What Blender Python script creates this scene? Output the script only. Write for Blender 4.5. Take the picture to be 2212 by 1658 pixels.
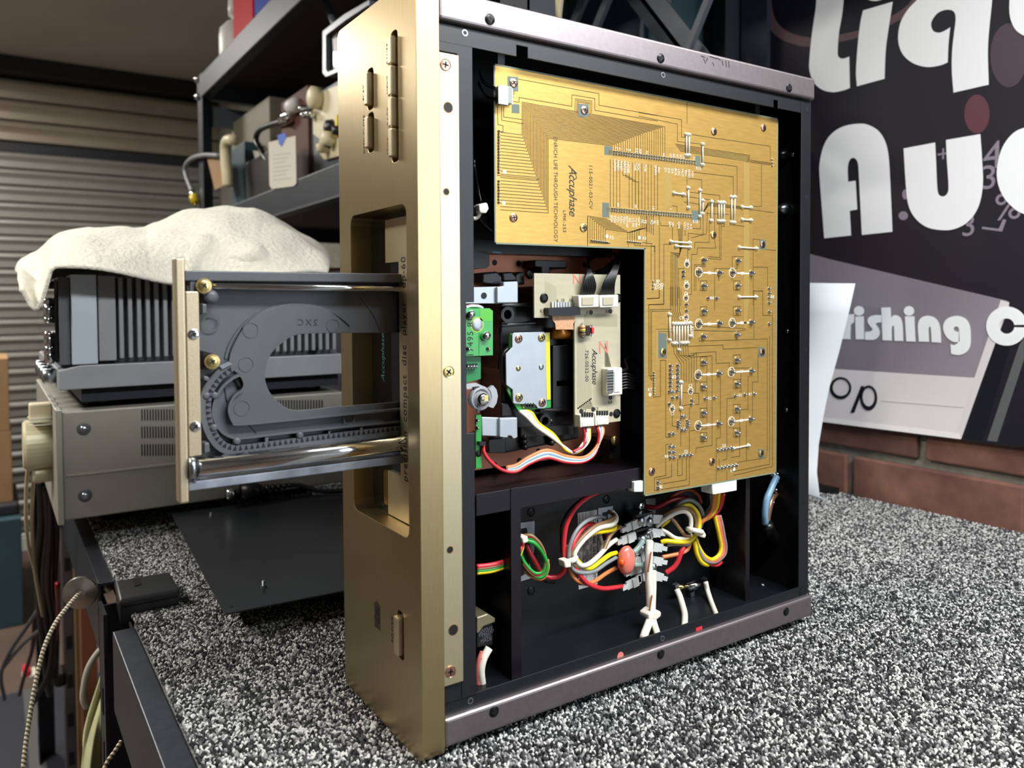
import bpy, bmesh, math, random
from mathutils import Vector, Matrix
random.seed(7)
for o in list(bpy.data.objects): bpy.data.objects.remove(o)
SC = bpy.context.scene
COL = SC.collection

# ------------------------------------------------------------------ camera
F, CX, CY = 1700.69, 1105.39, 700.75
YAW, PIT, ROL = math.radians(33.5413), math.radians(-1.8141), math.radians(-0.3206)
CAM = Vector((-0.21284, -0.42142, 0.28198))
FW = Vector((math.sin(YAW)*math.cos(PIT), math.cos(YAW)*math.cos(PIT), math.sin(PIT)))
_r = Vector((math.cos(YAW), -math.sin(YAW), 0)); _u = _r.cross(FW)
RT = math.cos(ROL)*_r + math.sin(ROL)*_u
UP = -math.sin(ROL)*_r + math.cos(ROL)*_u
cd = bpy.data.cameras.new('camera'); cam = bpy.data.objects.new('camera', cd); COL.objects.link(cam)
cam.matrix_world = Matrix(((RT.x, UP.x, -FW.x, CAM.x), (RT.y, UP.y, -FW.y, CAM.y), (RT.z, UP.z, -FW.z, CAM.z), (0, 0, 0, 1)))
cd.sensor_fit = 'HORIZONTAL'; cd.sensor_width = 36; cd.lens = F/2212*36
cd.shift_x = (1106-CX)/2212; cd.shift_y = (CY-829)/2212
cd.clip_start = .01; cd.clip_end = 50
cd.dof.use_dof = True; cd.dof.focus_distance = .60; cd.dof.aperture_fstop = 9.0
SC.camera = cam

def at(px, py, ax, v):
    """point of the plane axis=v (0 x, 1 y, 2 z) that the photograph shows at that pixel"""
    d = FW + RT*((px-CX)/F) - UP*((py-CY)/F)
    t = (v-CAM[ax])/d[ax]
    p = CAM + d*t; p[ax] = v
    return p

# ------------------------------------------------------------------ world, lights, exposure
W = bpy.data.worlds.new('world'); SC.world = W; W.use_nodes = True
W.node_tree.nodes['Background'].inputs[0].default_value = (.62, .72, .85, 1)
W.node_tree.nodes['Background'].inputs[1].default_value = .05
vs = SC.view_settings
vs.view_transform = 'Standard'; vs.look = 'None'; vs.exposure = 0.35; vs.gamma = 1; vs.use_curve_mapping = False

def area(name, loc, target, sx, sy, power, color):
    l = bpy.data.lights.new(name, 'AREA'); l.shape = 'RECTANGLE'; l.size = sx; l.size_y = sy
    l.energy = power; l.color = color
    o = bpy.data.objects.new(name, l); COL.objects.link(o); o.location = loc
    o.rotation_euler = (Vector(target)-Vector(loc)).to_track_quat('-Z', 'Y').to_euler()
    return o
LAMPS = [  # assumed ceiling fixtures, out of view: name, x, y, length along x, width along y, watts, colour
    ('assumed_bench_tube', .42, -.60, 1.0, .20, 21, (.97, .985, 1.0)),
    ('assumed_aisle_tube', -1.25, .9, .30, 1.30, 32, (1.0, .94, .86)),
    ('assumed_far_tube', -.62, 2.9, .6, .25, 30, (1.0, .95, .88))]
LAMPZ = [1.02, 1.42, 1.42]
CEIL = 1.42
for (n, x, y, a, b, p, c), zl in zip(LAMPS, LAMPZ):
    area(n+'_light', (x, y, zl-.065), (x, y, 0), a, b, p, c)
# assumed daylight, window added in the brick wall beyond the banner, outside the frame
area('assumed_window_light', (.825, -1.65, .55), (-1, -1.65, .55), 1.3, 1.0, 17, (.82, .91, 1.0))

# ------------------------------------------------------------------ materials
def lin(c):
    return tuple(((v/255)/12.92 if v/255 <= .04045 else ((v/255+.055)/1.055)**2.4) for v in c)
MATS = {}
def mat(name, col, rough=.5, metal=0., var=.0, scale=40., stretch=(1, 1, 1), bump=0., col2=None, spec=None, trans=0., emit=0., coat=0., detail=3, bdist=.001, alpha=1., sheen=0.):
    if name in MATS: return MATS[name]
    m = bpy.data.materials.new(name); m.use_nodes = True; nt = m.node_tree; b = nt.nodes['Principled BSDF']
    c = lin(col); b.inputs['Base Color'].default_value = (*c, 1); b.inputs['Roughness'].default_value = rough
    b.inputs['Metallic'].default_value = metal
    if spec is not None: b.inputs['Specular IOR Level'].default_value = spec
    if trans: b.inputs['Transmission Weight'].default_value = trans
    if coat: b.inputs['Coat Weight'].default_value = coat; b.inputs['Coat Roughness'].default_value = .1
    if sheen: b.inputs['Sheen Weight'].default_value = sheen
    if alpha < 1: b.inputs['Alpha'].default_value = alpha
    if emit: b.inputs['Emission Color'].default_value = (*c, 1); b.inputs['Emission Strength'].default_value = emit
    if var or bump or col2:
        tc = nt.nodes.new('ShaderNodeTexCoord'); mp = nt.nodes.new('ShaderNodeMapping'); mp.inputs['Scale'].default_value = stretch
        nz = nt.nodes.new('ShaderNodeTexNoise'); nz.inputs['Scale'].default_value = scale; nz.inputs['Detail'].default_value = detail
        nt.links.new(tc.outputs['Object'], mp.inputs[0]); nt.links.new(mp.outputs[0], nz.inputs['Vector'])
        if var or col2:
            rp = nt.nodes.new('ShaderNodeValToRGB'); rp.color_ramp.elements[0].position = .32; rp.color_ramp.elements[1].position = .68
            if col2: a, e = c, lin(col2)
            else: a = tuple(x*(1-var) for x in c); e = tuple(min(1, x*(1+var)) for x in c)
            rp.color_ramp.elements[0].color = (*a, 1); rp.color_ramp.elements[1].color = (*e, 1)
            nt.links.new(nz.outputs['Fac'], rp.inputs[0]); nt.links.new(rp.outputs[0], b.inputs['Base Color'])
        if bump:
            bp = nt.nodes.new('ShaderNodeBump'); bp.inputs['Strength'].default_value = bump; bp.inputs['Distance'].default_value = bdist
            nt.links.new(nz.outputs['Fac'], bp.inputs['Height']); nt.links.new(bp.outputs[0], b.inputs['Normal'])
    MATS[name] = m
    return m

M = dict(
    gold=mat('brushed_champagne_gold', (188, 168, 126), .34, 1., .06, 60, (40, 40, 1), .12, bdist=.0002),
    goldstrip=mat('satin_gold_strip', (216, 202, 168), .42, 1., .04, 80, (30, 30, 1), .08, bdist=.0002),
    golddark=mat('gold_slot', (150, 120, 70), .4, 1.),
    goldbead=mat('bead_blasted_gold', (206, 192, 164), .5, 1., .10, 1500, bump=.25, bdist=.0002),
    brown=mat('brown_anodised', (138, 130, 132), .40, .85, .05, 300, bump=.05, bdist=.0002),
    black=mat('black_paint', (14, 17, 22), .42, 0., .1, 200, bump=.05, bdist=.0002, spec=.5),
    blackpurple=mat('black_anodised', (26, 22, 28), .35, .3),
    blackplastic=mat('black_plastic', (15, 15, 17), .38),
    pit=mat('hole_black', (6, 6, 8), .6),
    pcb=mat('amber_board', (194, 156, 84), .38, .6, .08, 90, (1, 1, 6), .015, bdist=.0002),
    pcbedge=mat('board_edge', (120, 132, 112), .5),
    pcbpad=mat('bare_board', (92, 106, 98), .5),
    trace=mat('trace_gap', (44, 38, 14), .6, spec=.2),
    ghost=mat('pale_trace', (172, 144, 78), .4, .3),
    silk=mat('silkscreen_white', (226, 224, 214), .5),
    silkdark=mat('silkscreen_dark', (40, 34, 20), .5),
    solder=mat('solder', (205, 208, 210), .22, 1.),
    zinc=mat('zinc', (176, 186, 192), .3, 1., .05, 100),
    zincbright=mat('zinc_plate', (178, 186, 194), .42, .6, .05, 60),
    chrome=mat('chrome', (225, 228, 232), .12, 1.),
    brass=mat('yellow_zinc', (206, 184, 122), .26, 1., .15, 600),
    copperscrew=mat('copper_screw', (206, 160, 140), .24, 1., .1, 600),
    blackscrew=mat('black_screw', (22, 23, 26), .28, .6),
    copper=mat('copper_plate', (214, 142, 112), .5, .35, .12, 30),
    tray=mat('grey_abs', (80, 83, 88), .46, 0., .10, 30, bump=.03, bdist=.0003),
    trayworn=mat('worn_grey_abs', (84, 90, 100), .5, 0., 0, 45, col2=(140, 148, 160)),
    greenpcb=mat('green_board', (34, 150, 62), .35, 0, .12, 60, coat=.3),
    yellowpcb=mat('yellow_film', (226, 222, 40), .4),
    beige=mat('cream_board', (176, 170, 146), .45, 0, .04, 60, (1, 1, 5)),
    beigeline=mat('cream_trace', (166, 159, 134), .45),
    white=mat('white_nylon', (226, 222, 208), .45),
    whiteplug=mat('white_connector', (222, 232, 222), .45),
    ink=mat('black_ink', (24, 24, 26), .5),
    redink=mat('red_stamp', (208, 120, 104), .6),
    clear=mat('clear_plastic', (210, 214, 220), .15, 0, trans=.55),
    flex=mat('brown_flex', (196, 150, 112), .45, 0, .15, 500),
    amberfilm=mat('amber_film', (170, 104, 30), .25, .2),
    teal=mat('teal_text', (70, 112, 112), .4),
    glass=mat('dark_glass', (8, 10, 14), .08, 0, spec=.6),
)
for n, c in dict(red=(206, 48, 58), dred=(122, 16, 26), yellow=(232, 206, 24), green=(30, 150, 52), brown=(134, 104, 72), grey=(132, 138, 140),
                 white=(226, 222, 210), orange=(212, 128, 74), black=(18, 18, 20), cream=(226, 222, 206), pink=(214, 120, 110), rust=(170, 84, 40), blue=(120, 160, 190)).items():
    M['w_'+n] = mat('wire_'+n, c, .34, 0, .06, 200)

# ------------------------------------------------------------------ mesh helpers
WLOC = {}
def empty(name, loc, label=None, cat=None, group=None, parent=None):
    o = bpy.data.objects.new(name, None); COL.objects.link(o); loc = Vector(loc); o.empty_display_size = .02
    WLOC[o] = loc
    if parent is not None: o.parent = parent; o.location = loc-WLOC[parent]
    else: o.location = loc
    tag(o, label, cat, group)
    return o
def tag(o, label=None, cat=None, group=None, kind=None):
    if label: o['label'] = label
    if cat: o['category'] = cat
    if group: o['group'] = group
    if kind: o['kind'] = kind
    return o
def place(name, me, loc, parent=None, rot=None):
    o = bpy.data.objects.new(name, me); COL.objects.link(o); loc = Vector(loc); WLOC[o] = loc
    if parent is not None: o.parent = parent; o.location = loc-WLOC[parent]
    else: o.location = loc
    if rot is not None: o.rotation_euler = rot
    return o
def crom(pts, n=8, closed=False):
    pts = [Vector(p) for p in pts]; N = len(pts); out = []
    rng = range(N) if closed else range(N-1)
    for i in rng:
        p1, p2 = pts[i], pts[(i+1) % N]
        p0 = pts[(i-1) % N] if (closed or i > 0) else p1*2-p2
        p3 = pts[(i+2) % N] if (closed or i < N-2) else p2*2-p1
        for k in range(n):
            t = k/n
            out.append(.5*((2*p1)+(p2-p0)*t+(2*p0-5*p1+4*p2-p3)*t*t+(3*p1-p0-3*p2+p3)*t**3))
    if not closed: out.append(pts[-1])
    return out
def corner_spline(pts, n=6):
    """closed outline: points (x, y, 1) are sharp corners, the others smooth"""
    N = len(pts); cs = [i for i, p in enumerate(pts) if len(p) > 2]
    if not cs: return [(p.x, p.y) for p in crom([(p[0], p[1], 0) for p in pts], n, True)]
    out = []
    for a in range(len(cs)):
        i, j = cs[a], cs[(a+1) % len(cs)]
        if j <= i: j += N
        seg = [(pts[k % N][0], pts[k % N][1], 0) for k in range(i, j+1)]
        if len(seg) == 2: out.append((seg[0][0], seg[0][1]))
        else: out += [(p.x, p.y) for p in crom(seg, n)[:-1]]
    return out
AXES = {0: (1, 2), 1: (0, 2), 2: (0, 1)}
class MB:
    def __init__(s): s.v = []; s.f = []; s.m = []; s.sm = []
    def add(s, vs, fs, mi=0, smooth=False):
        b = len(s.v); s.v += [Vector(v) for v in vs]
        for f in fs: s.f.append([b+i for i in f]); s.m.append(mi); s.sm.append(smooth)
        return s
    def box(s, x0, x1, y0, y1, z0, z1, mi=0, bev=0.):
        if bev:
            bm = bmesh.new(); bmesh.ops.create_cube(bm, size=1)
            for v in bm.verts: v.co = Vector(((x0+x1)/2+v.co.x*(x1-x0), (y0+y1)/2+v.co.y*(y1-y0), (z0+z1)/2+v.co.z*(z1-z0)))
            bmesh.ops.bevel(bm, geom=bm.edges[:], offset=bev, segments=2, affect='EDGES', profile=.5)
            return s.frombm(bm, mi)
        vs = [(x, y, z) for x in (x0, x1) for y in (y0, y1) for z in (z0, z1)]
        return s.add(vs, [(0, 1, 3, 2), (4, 6, 7, 5), (0, 4, 5, 1), (2, 3, 7, 6), (0, 2, 6, 4), (1, 5, 7, 3)], mi)
    def obox(s, c, ux, uy, uz, mi=0):
        c = Vector(c); ux, uy, uz = Vector(ux), Vector(uy), Vector(uz)
        vs = [c+ux*a+uy*b+uz*d for a in (-1, 1) for b in (-1, 1) for d in (-1, 1)]
        return s.add(vs, [(0, 1, 3, 2), (4, 6, 7, 5), (0, 4, 5, 1), (2, 3, 7, 6), (0, 2, 6, 4), (1, 5, 7, 3)], mi)
    def frombm(s, bm, mi=0, smooth=False):
        bm.verts.index_update()
        s.add([v.co.copy() for v in bm.verts], [[v.index for v in f.verts] for f in bm.faces], mi, smooth); bm.free(); return s
    def plate(s, outer, ax, a, b, holes=(), mi=0):
        """2D outline (in the two other axes) with holes, extruded from a to b along axis ax"""
        bm = bmesh.new(); i, j = AXES[ax]; es = []
        def mk(p, w):
            v = [0, 0, 0]; v[i] = p[0]; v[j] = p[1]; v[ax] = w; return v
        loops = [outer]+list(holes)
        for lp in loops:
            vv = [bm.verts.new(mk(p, a)) for p in lp]
            es += [bm.edges.new((vv[k], vv[(k+1) % len(vv)])) for k in range(len(vv))]
        bmesh.ops.triangle_fill(bm, use_beauty=True, use_dissolve=False, edges=es)
        r = bmesh.ops.extrude_face_region(bm, geom=bm.faces[:])
        for g in r['geom']:
            if isinstance(g, bmesh.types.BMVert): g.co[ax] = b
        bmesh.ops.recalc_face_normals(bm, faces=bm.faces[:])
        return s.frombm(bm, mi)
    def tube(s, pts, r, n=8, mi=0, closed=False, cap=True):
        pts = [Vector(p) for p in pts]; N = len(pts); rs = r if isinstance(r, (list, tuple)) else [r]*N
        t0 = (pts[1]-pts[0]).normalized(); nrm = t0.orthogonal().normalized(); vs = []; fs = []
        for i, p in enumerate(pts):
            if closed: t = (pts[(i+1) % N]-pts[i-1]).normalized()
            else: t = (pts[min(i+1, N-1)]-pts[max(i-1, 0)]).normalized()
            nrm = (nrm-t*nrm.dot(t)).normalized(); bn = t.cross(nrm)
            for k in range(n):
                a = 2*math.pi*k/n; vs.append(p+(nrm*math.cos(a)+bn*math.sin(a))*rs[i])
        for i in range(N if closed else N-1):
            for k in range(n):
                a = i*n+k; b2 = i*n+(k+1) % n; j = ((i+1) % N)*n
                fs.append((a, b2, j+(k+1) % n, j+k))
        if cap and not closed: fs += [list(range(n-1, -1, -1)), list(range((N-1)*n, N*n))]
        return s.add(vs, fs, mi, True)
    def lathe(s, prof, c, ax=2, n=20, mi=0, sign=1, smooth=True):
        """profile of (radius, height) around axis ax through c"""
        c = Vector(c); i, j = AXES[ax]; vs = []; fs = []
        for r, h in prof:
            for k in range(n):
                a = 2*math.pi*k/n; v = [0, 0, 0]; v[i] = r*math.cos(a); v[j] = r*math.sin(a); v[ax] = h*sign
                vs.append(c+Vector(v))
        for q in range(len(prof)-1):
            for k in range(n): fs.append((q*n+k, q*n+(k+1) % n, (q+1)*n+(k+1) % n, (q+1)*n+k))
        fs += [list(range(n)), list(range((len(prof)-1)*n, len(prof)*n))]
        return s.add(vs, fs, mi, smooth)
    def mesh(s, name, mats, origin):
        me = bpy.data.meshes.new(name)
        me.from_pydata([v-origin for v in s.v], [], s.f)
        for m in mats: me.materials.append(m)
        for p, mi, sm in zip(me.polygons, s.m, s.sm): p.material_index = mi; p.use_smooth = sm
        bm = bmesh.new(); bm.from_mesh(me); bmesh.ops.recalc_face_normals(bm, faces=bm.faces[:]); bm.to_mesh(me); bm.free()
        return me
    def build(s, name, mats, parent=None, origin=None):
        if not isinstance(mats, (list, tuple)): mats = [mats]
        if origin is None:
            lo = Vector([min(v[k] for v in s.v) for k in range(3)]); hi = Vector([max(v[k] for v in s.v) for k in range(3)])
            origin = Vector(((lo.x+hi.x)/2, (lo.y+hi.y)/2, lo.z))
        o = place(name, s.mesh(name, mats, Vector(origin)), origin, parent)
        return o
def bevel(o, w=.001, seg=2, ang=35):
    m = o.modifiers.new('bevel', 'BEVEL'); m.width = w; m.segments = seg; m.limit_method = 'ANGLE'; m.angle_limit = math.radians(ang); return o
def rrect(x0, x1, y0, y1, r, n=5):
    out = []
    for cx, cy, a in ((x1-r, y1-r, 0), (x0+r, y1-r, 90), (x0+r, y0+r, 180), (x1-r, y0+r, 270)):
        for k in range(n+1):
            t = math.radians(a+90*k/n); out.append((cx+r*math.cos(t), cy+r*math.sin(t)))
    return out
def circ(x, y, r, n=16): return [(x+r*math.cos(2*math.pi*k/n), y+r*math.sin(2*math.pi*k/n)) for k in range(n)]
def pxpoly(pts, ax, v): 
    i, j = AXES[ax]
    return [(lambda q: (q[i], q[j]))(at(p[0], p[1], ax, v)) for p in pts]
def text(name, s, loc, right, up, size, m, parent, ext=.00008, shear=0., space=1., xs=1., align='CENTER'):
    cu = bpy.data.curves.new(name, 'FONT'); cu.body = s; cu.size = size; cu.shear = shear; cu.space_character = space
    cu.align_x = align; cu.align_y = 'CENTER'; cu.extrude = ext; cu.resolution_u = 3
    ob = bpy.data.objects.new('tmp', cu); COL.objects.link(ob)
    bpy.context.view_layer.update()
    me = bpy.data.meshes.new_from_object(ob.evaluated_get(bpy.context.evaluated_depsgraph_get()))
    bpy.data.objects.remove(ob); bpy.data.curves.remove(cu)
    r, u = Vector(right).normalized(), Vector(up).normalized(); n = r.cross(u)
    for v in me.vertices: v.co = r*v.co.x*xs+u*v.co.y+n*v.co.z
    me.materials.clear(); me.materials.append(m)
    return place(name, me, loc, parent)
def ribbons(lines, ax, v, w, name, m, parent, th=.00006, sign=-1):
    """polylines of (u, v) plane coordinates as thin raised ribbons, one part"""
    b = MB(); i, j = AXES[ax]
    for ln in lines:
        for (a, c) in zip(ln[:-1], ln[1:]):
            dx, dy = c[0]-a[0], c[1]-a[1]; L = math.hypot(dx, dy)
            if L < 1e-7: continue
            dx, dy = dx/L, dy/L; nx, ny = -dy*w/2, dx*w/2
            q = [(a[0]-dx*w/2+nx, a[1]-dy*w/2+ny), (a[0]-dx*w/2-nx, a[1]-dy*w/2-ny), (c[0]+dx*w/2-nx, c[1]+dy*w/2-ny), (c[0]+dx*w/2+nx, c[1]+dy*w/2+ny)]
            vs = []
            for h in (v, v+sign*th):
                for p in q:
                    t = [0, 0, 0]; t[i] = p[0]; t[j] = p[1]; t[ax] = h; vs.append(t)
            b.add(vs, [(4, 5, 6, 7), (0, 1, 5, 4), (1, 2, 6, 5), (2, 3, 7, 6), (3, 0, 4, 7)])
    return b.build(name, m, parent)
# a screw head that looks towards -Y, unit radius 1 mm; slot 0 metal, slot 1 dark cross
def screw_mesh(name, r, m, dome=.32, washer=0.):
    b = MB()
    prof = [(r, 0), (r, -r*.18), (r*.86, -r*dome*.75), (r*.5, -r*dome), (0.01*r, -r*dome*1.03)]
    if washer: prof = [(washer, 0), (washer, -.0006), (r, -.0007)]+[(a, h-.0007) for a, h in prof[1:]]
    b.lathe(prof, (0, 0, 0), 1, 18, smooth=False)
    top = -r*dome*1.06-(.0007 if washer else 0); k = .56*r; t = .15*r
    b.box(-k, k, top-.00006, top+r*.2, -t, t, 1); b.box(-t, t, top-.00006, top+r*.2, -k, k, 1)
    return b.mesh(name, [m, M['pit']], Vector((0, 0, 0)))
SCR = dict(copper=screw_mesh('screw', .0030, M['copperscrew']), brass=screw_mesh('screw', .0030, M['brass']), black=screw_mesh('screw', .0034, M['blackscrew']),
           steel=screw_mesh('screw', .0030, M['chrome']), flat=screw_mesh('screw', .0036, M['copperscrew'], .12), flatb=screw_mesh('screw', .0036, M['brass'], .12),
           wash=screw_mesh('screw', .0030, M['brass'], .3, .0044), small=screw_mesh('screw', .0022, M['blackscrew']))
def screw(kind, p, parent, name='screw', spin=None):
    return place(name, SCR[kind], p, parent, (0, random.random()*1.5 if spin is None else spin, 0))

# ================================================================== the room
ZF = -.90
M.update(
    concrete=mat('brown_floor', (92, 76, 66), .55, 0, .18, 6), ceil=mat('ceiling_board', (180, 174, 168), .8, 0, .05, 3),
    plaster=mat('wall_paint', (120, 114, 106), .8, 0, .06, 3), mortar=mat('mortar', (128, 128, 118), .95, 0, .2, 60, bump=.5, bdist=.003),
    brick=mat('brick', (96, 58, 50), .85, 0, 0, 22, col2=(134, 88, 68), bump=.6, bdist=.003, detail=6),
    slat=mat('door_steel', (136, 135, 130), .42, .3, .05, 8), slatwarm=mat('door_steel_warm_lit', (146, 136, 120), .42, .3, .05, 8),
    headdark=mat('door_header_dark', (26, 27, 34), .6), lampbody=mat('lamp_body', (220, 220, 216), .5),
    lampglow=mat('lamp_glow', (255, 250, 240), .5, emit=6.), rail=mat('bench_rail', (52, 56, 64), .34, .7, .1, 40), steelworn=mat('worn_rail', (66, 70, 78), .36, .7, .15, 120, bump=.2, bdist=.0006),
    board=mat('bench_board', (60, 52, 46), .7), capm=mat('cap_plastic', (34, 35, 38), .34, 0, .15, 40, bump=.1, bdist=.0005), matgrey=mat('grey_mat', (86, 86, 86), .7), matdark=mat('dark_mat', (40, 44, 54), .7))
def structure(o): o['kind'] = 'structure'; return o
structure(MB().box(-2.7, .95, -2.6, 4.2, ZF-.06, ZF).build('floor', M['concrete']))
structure(MB().box(-2.7, .95, -2.6, 4.2, CEIL, CEIL+.06).build('ceiling', M['ceil']))
structure(MB().box(-2.7, -2.62, -2.6, 4.2, ZF, CEIL).build('wall_left', M['plaster']))
wf = structure(MB().plate([(-2.62, ZF), (.86, ZF), (.86, CEIL), (-2.62, CEIL)], 1, -2.6, -2.5).build('wall_front', M['plaster']))

# every brick a slightly different tone
nt = M['brick'].node_tree; oi = nt.nodes.new('ShaderNodeObjectInfo'); mr = nt.nodes.new('ShaderNodeMapRange'); mr.inputs[3].default_value = .72; mr.inputs[4].default_value = 1.12
hs = nt.nodes.new('ShaderNodeHueSaturation'); bs = nt.nodes['Principled BSDF']; src = bs.inputs['Base Color'].links[0].from_socket
nt.links.new(oi.outputs['Random'], mr.inputs[0]); nt.links.new(mr.outputs[0], hs.inputs['Value']); nt.links.new(src, hs.inputs['Color']); nt.links.new(hs.outputs[0], bs.inputs['Base Color']); hs.inputs['Saturation'].default_value = .88
# brick wall behind the bench, faces at x = 0.83
wb = structure(MB().plate([(-2.6, ZF), (4.2, ZF), (4.2, CEIL), (-2.6, CEIL)], 0, .838, .92, [[(-2.30, .05), (-1.0, .05), (-1.0, 1.05), (-2.30, 1.05)]]).build('wall_back', M['mortar']))
wn = structure(MB().plate(rrect(-2.299, -1.001, .051, 1.049, .002, 1), 0, .84, .90, [rrect(-2.25, -1.05, .10, 1.0, .002, 1)]).build('assumed_window_1', M['lampbody']))  # assumed window, unseen, added with its opening for the side daylight
MB().box(.868, .873, -2.252, -1.048, .098, 1.002).build('assumed_window_pane', mat('assumed_window_glass', (220, 235, 245), .05, 0, trans=1.), wn)
BL, BH, PZ, PY = .229, .067, .0775, .239
bm_ = []
for k in range(5):
    b = MB(); dx = [random.uniform(-.0012, .0012) for _ in range(4)]
    b.box(-.0075+dx[0], .02, -BL/2+dx[1], BL/2+dx[2], 0, BH+dx[3], 0, .003)
    bm_.append(b.mesh('brick', [M['brick']], Vector((0, 0, 0))))
z0 = -.0145   # bed of the course that stands just above the bench
for row in range(-2, 13):
    off = .1415 if row % 2 == 0 else .0355
    for k in range(-3, 9):
        yy = off+k*PY
        if yy > 2.2: continue
        if row > 2 and yy < .2: continue        # behind the banner
        place('brick', random.choice(bm_), (.838+random.uniform(-.0008, .0012), yy, z0+row*PZ), wb)

# ribbed roller door at y = 4
YD = 4.0
zd = lambda py: at(0, py, 1, YD).z
dr = structure(MB().box(-2.62, .838, YD+.03, YD+.06, ZF, CEIL).build('door_1', M['headdark']))
def slat(z1, h, m, parent, k=1.):
    pr = [(YD+.03, z1), (YD-.002, z1-.004*k), (YD-.010*k, z1-.014*k), (YD-.012*k, z1-.022*k), (YD-.004, z1-.034*k), (YD+.002, z1-.044*k), (YD+.003, z1-h+.006), (YD+.03, z1-h+.001)]
    b = MB(); vs = [(-2.6, y, z) for y, z in pr]+[(.836, y, z) for y, z in pr]; n = len(pr)
    b.add(vs, [(i, (i+1) % n, n+(i+1) % n, n+i) for i in range(n)]+[list(range(n)), list(range(n, 2*n))], 0, False)
    return b.build('slat', m, parent)
zz = zd(166); hh = (zd(166)-zd(302))/3
for k in range(3): slat(zz, hh, M['slatwarm'], dr, 1.35); zz -= hh  # upper slats: same steel, with the warmer light put into its colour
zz = zd(325); hh = (zd(340)-zd(522))/5
slat(zz+.01, .03, M['headdark'], dr, .3)
while zz-hh > ZF: slat(zz, hh, M['slat'], dr); zz -= hh
structure(MB().box(-2.6, .83, YD-.10, YD+.03, zd(163), CEIL).build('trim_1', M['headdark']))

# assumed ceiling fixtures, added out of view as light sources
for i, (n, x, y, a, b_, p, c) in enumerate(LAMPS):
    zl = LAMPZ[i]; lf = empty('ceiling_light', (x, y, zl-.06), ['assumed long white tube fitting hung low above the bench', 'assumed white tube fitting on the ceiling over the aisle', 'assumed white tube fitting on the ceiling near the roller door'][i], 'ceiling light', 'assumed ceiling tube fittings')
    bevel(MB().box(x-a/2-.02, x+a/2+.02, y-b_/2-.02, y+b_/2+.02, zl-.045, zl-.0005).build('housing', M['lampbody'], lf), .006)
    MB().box(x-a/2, x+a/2, y-b_/2, y+b_/2, zl-.060, zl-.046).build('diffuser', M['lampglow'], lf)
    if zl < CEIL:
        for sx_ in (-1, 1): MB().tube([(x+sx_*a*.4, y, zl-.002), (x+sx_*a*.4, y, CEIL-.0005)], .002, 6).build('suspension_wire', M['rail'], lf)

# ================================================================== bench with carpet
XB, XW = -.112, .822
bench = empty('workbench', (.35, .4, ZF), 'long dark steel workbench carrying the carpet and the opened disc player', 'workbench')
MB().box(XB+.004, XW, -.9, 2.05, -.030, -.0085).build('top_board', M['board'], bench)
def railbar(y0, y1, x, nm='edge_rail'):
    b = MB().box(x-.002, x+.0145, y0, y1, -.0085, -.0045).box(x-.003, x, y0, y1, -.075, -.0045).box(x, x+.02, y0, y1, -.077, -.075)
    return bevel(b.build(nm, M['steelworn'], bench), .0012)
railbar(-.9, .335, -.127); railbar(.475, 2.05, -.124)
b = MB().box(.79, XW, -.9, 2.05, -.085, -.03); b.build('wall_rail', M['rail'], bench)
def post(y, nm='upright'):
    b = MB().box(-.133, -.130, y-.020, y+.020, ZF, -.002).box(-.133, -.095, y+.017, y+.020, ZF, -.006)
    for k in range(16): b.box(-.1337, -.1331, y-.006, y+.006, -.10-k*.05, -.075-k*.05, 1)
    return b.build(nm, [M['rail'], M['pit']], bench)
post(.392); post(-.80); post(1.90)
b = MB().box(.78, .783, .37, .43, ZF, -.03).build('upright', M['rail'], bench)
b = MB().box(-.10, .8, .36, .45, -.11, -.035).build('cross_beam', M['rail'], bench)
# plastic post cap between the two benches
cp = empty('post_cap', (-.09, .41, 0), 'black plastic cap seated over the rack post at the bench edge', 'cap')
co = pxpoly([(246, 1253), (366, 1233), (390, 1272), (256, 1297)], 2, .014)
bevel(MB().plate(co, 2, .006, .014).build('lid', M['capm'], cp), .003, 3)
sk = [((x-.0), y) for x, y in co]; cxm = sum(p[0] for p in co)/4; cym = sum(p[1] for p in co)/4
MB().plate([(cxm+(x-cxm)*.95, cym+(y-cym)*.93) for x, y in co], 2, -.008, .0062).build('skirt', M['capm'], cp)
q = pxpoly([(287, 1252), (303, 1249), (306, 1262), (290, 1266)], 2, .0142)
MB().plate(q, 2, .0139, .0146).build('maker_square', M['blackplastic'], cp)

# carpet: backing sheet with a notch round the cap, and its loops
notch = [(XB, -.88), (XW-.004, -.88), (XW-.004, 2.03), (XB, 2.03), (XB, .475), (-.028, .470), (-.036, .352), (XB, .340)]
cpt = empty('carpet', (.35, .4, -.0085), 'black and white loop pile carpet laid over the whole workbench', 'carpet')
cm = mat('carpet_backing', (70, 70, 70), .9, 0, 0, 420, col2=(120, 122, 122), bump=.6, bdist=.002, detail=2)
MB().plate(notch, 2, -.0085, -.0042).build('backing', cm, cpt)
lm = bpy.data.materials.new('carpet_loop'); lm.use_nodes = True; nt = lm.node_tree; bs = nt.nodes['Principled BSDF']; bs.inputs['Roughness'].default_value = .85
oi = nt.nodes.new('ShaderNodeObjectInfo'); rp = nt.nodes.new('ShaderNodeValToRGB'); rp.color_ramp.interpolation = 'CONSTANT'
e = rp.color_ramp.elements
e[0].position = 0; e[0].color = (*lin((26, 27, 30)), 1); e[1].position = .36; e[1].color = (*lin((70, 71, 73)), 1)
x = e.new(.54); x.color = (*lin((134, 135, 136)), 1); x = e.new(.76); x.color = (*lin((196, 197, 194)), 1)
nt.links.new(oi.outputs['Random'], rp.inputs[0]); nt.links.new(rp.outputs[0], bs.inputs['Base Color'])
lb = bmesh.new(); bmesh.ops.create_icosphere(lb, subdivisions=2, radius=1)
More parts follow.
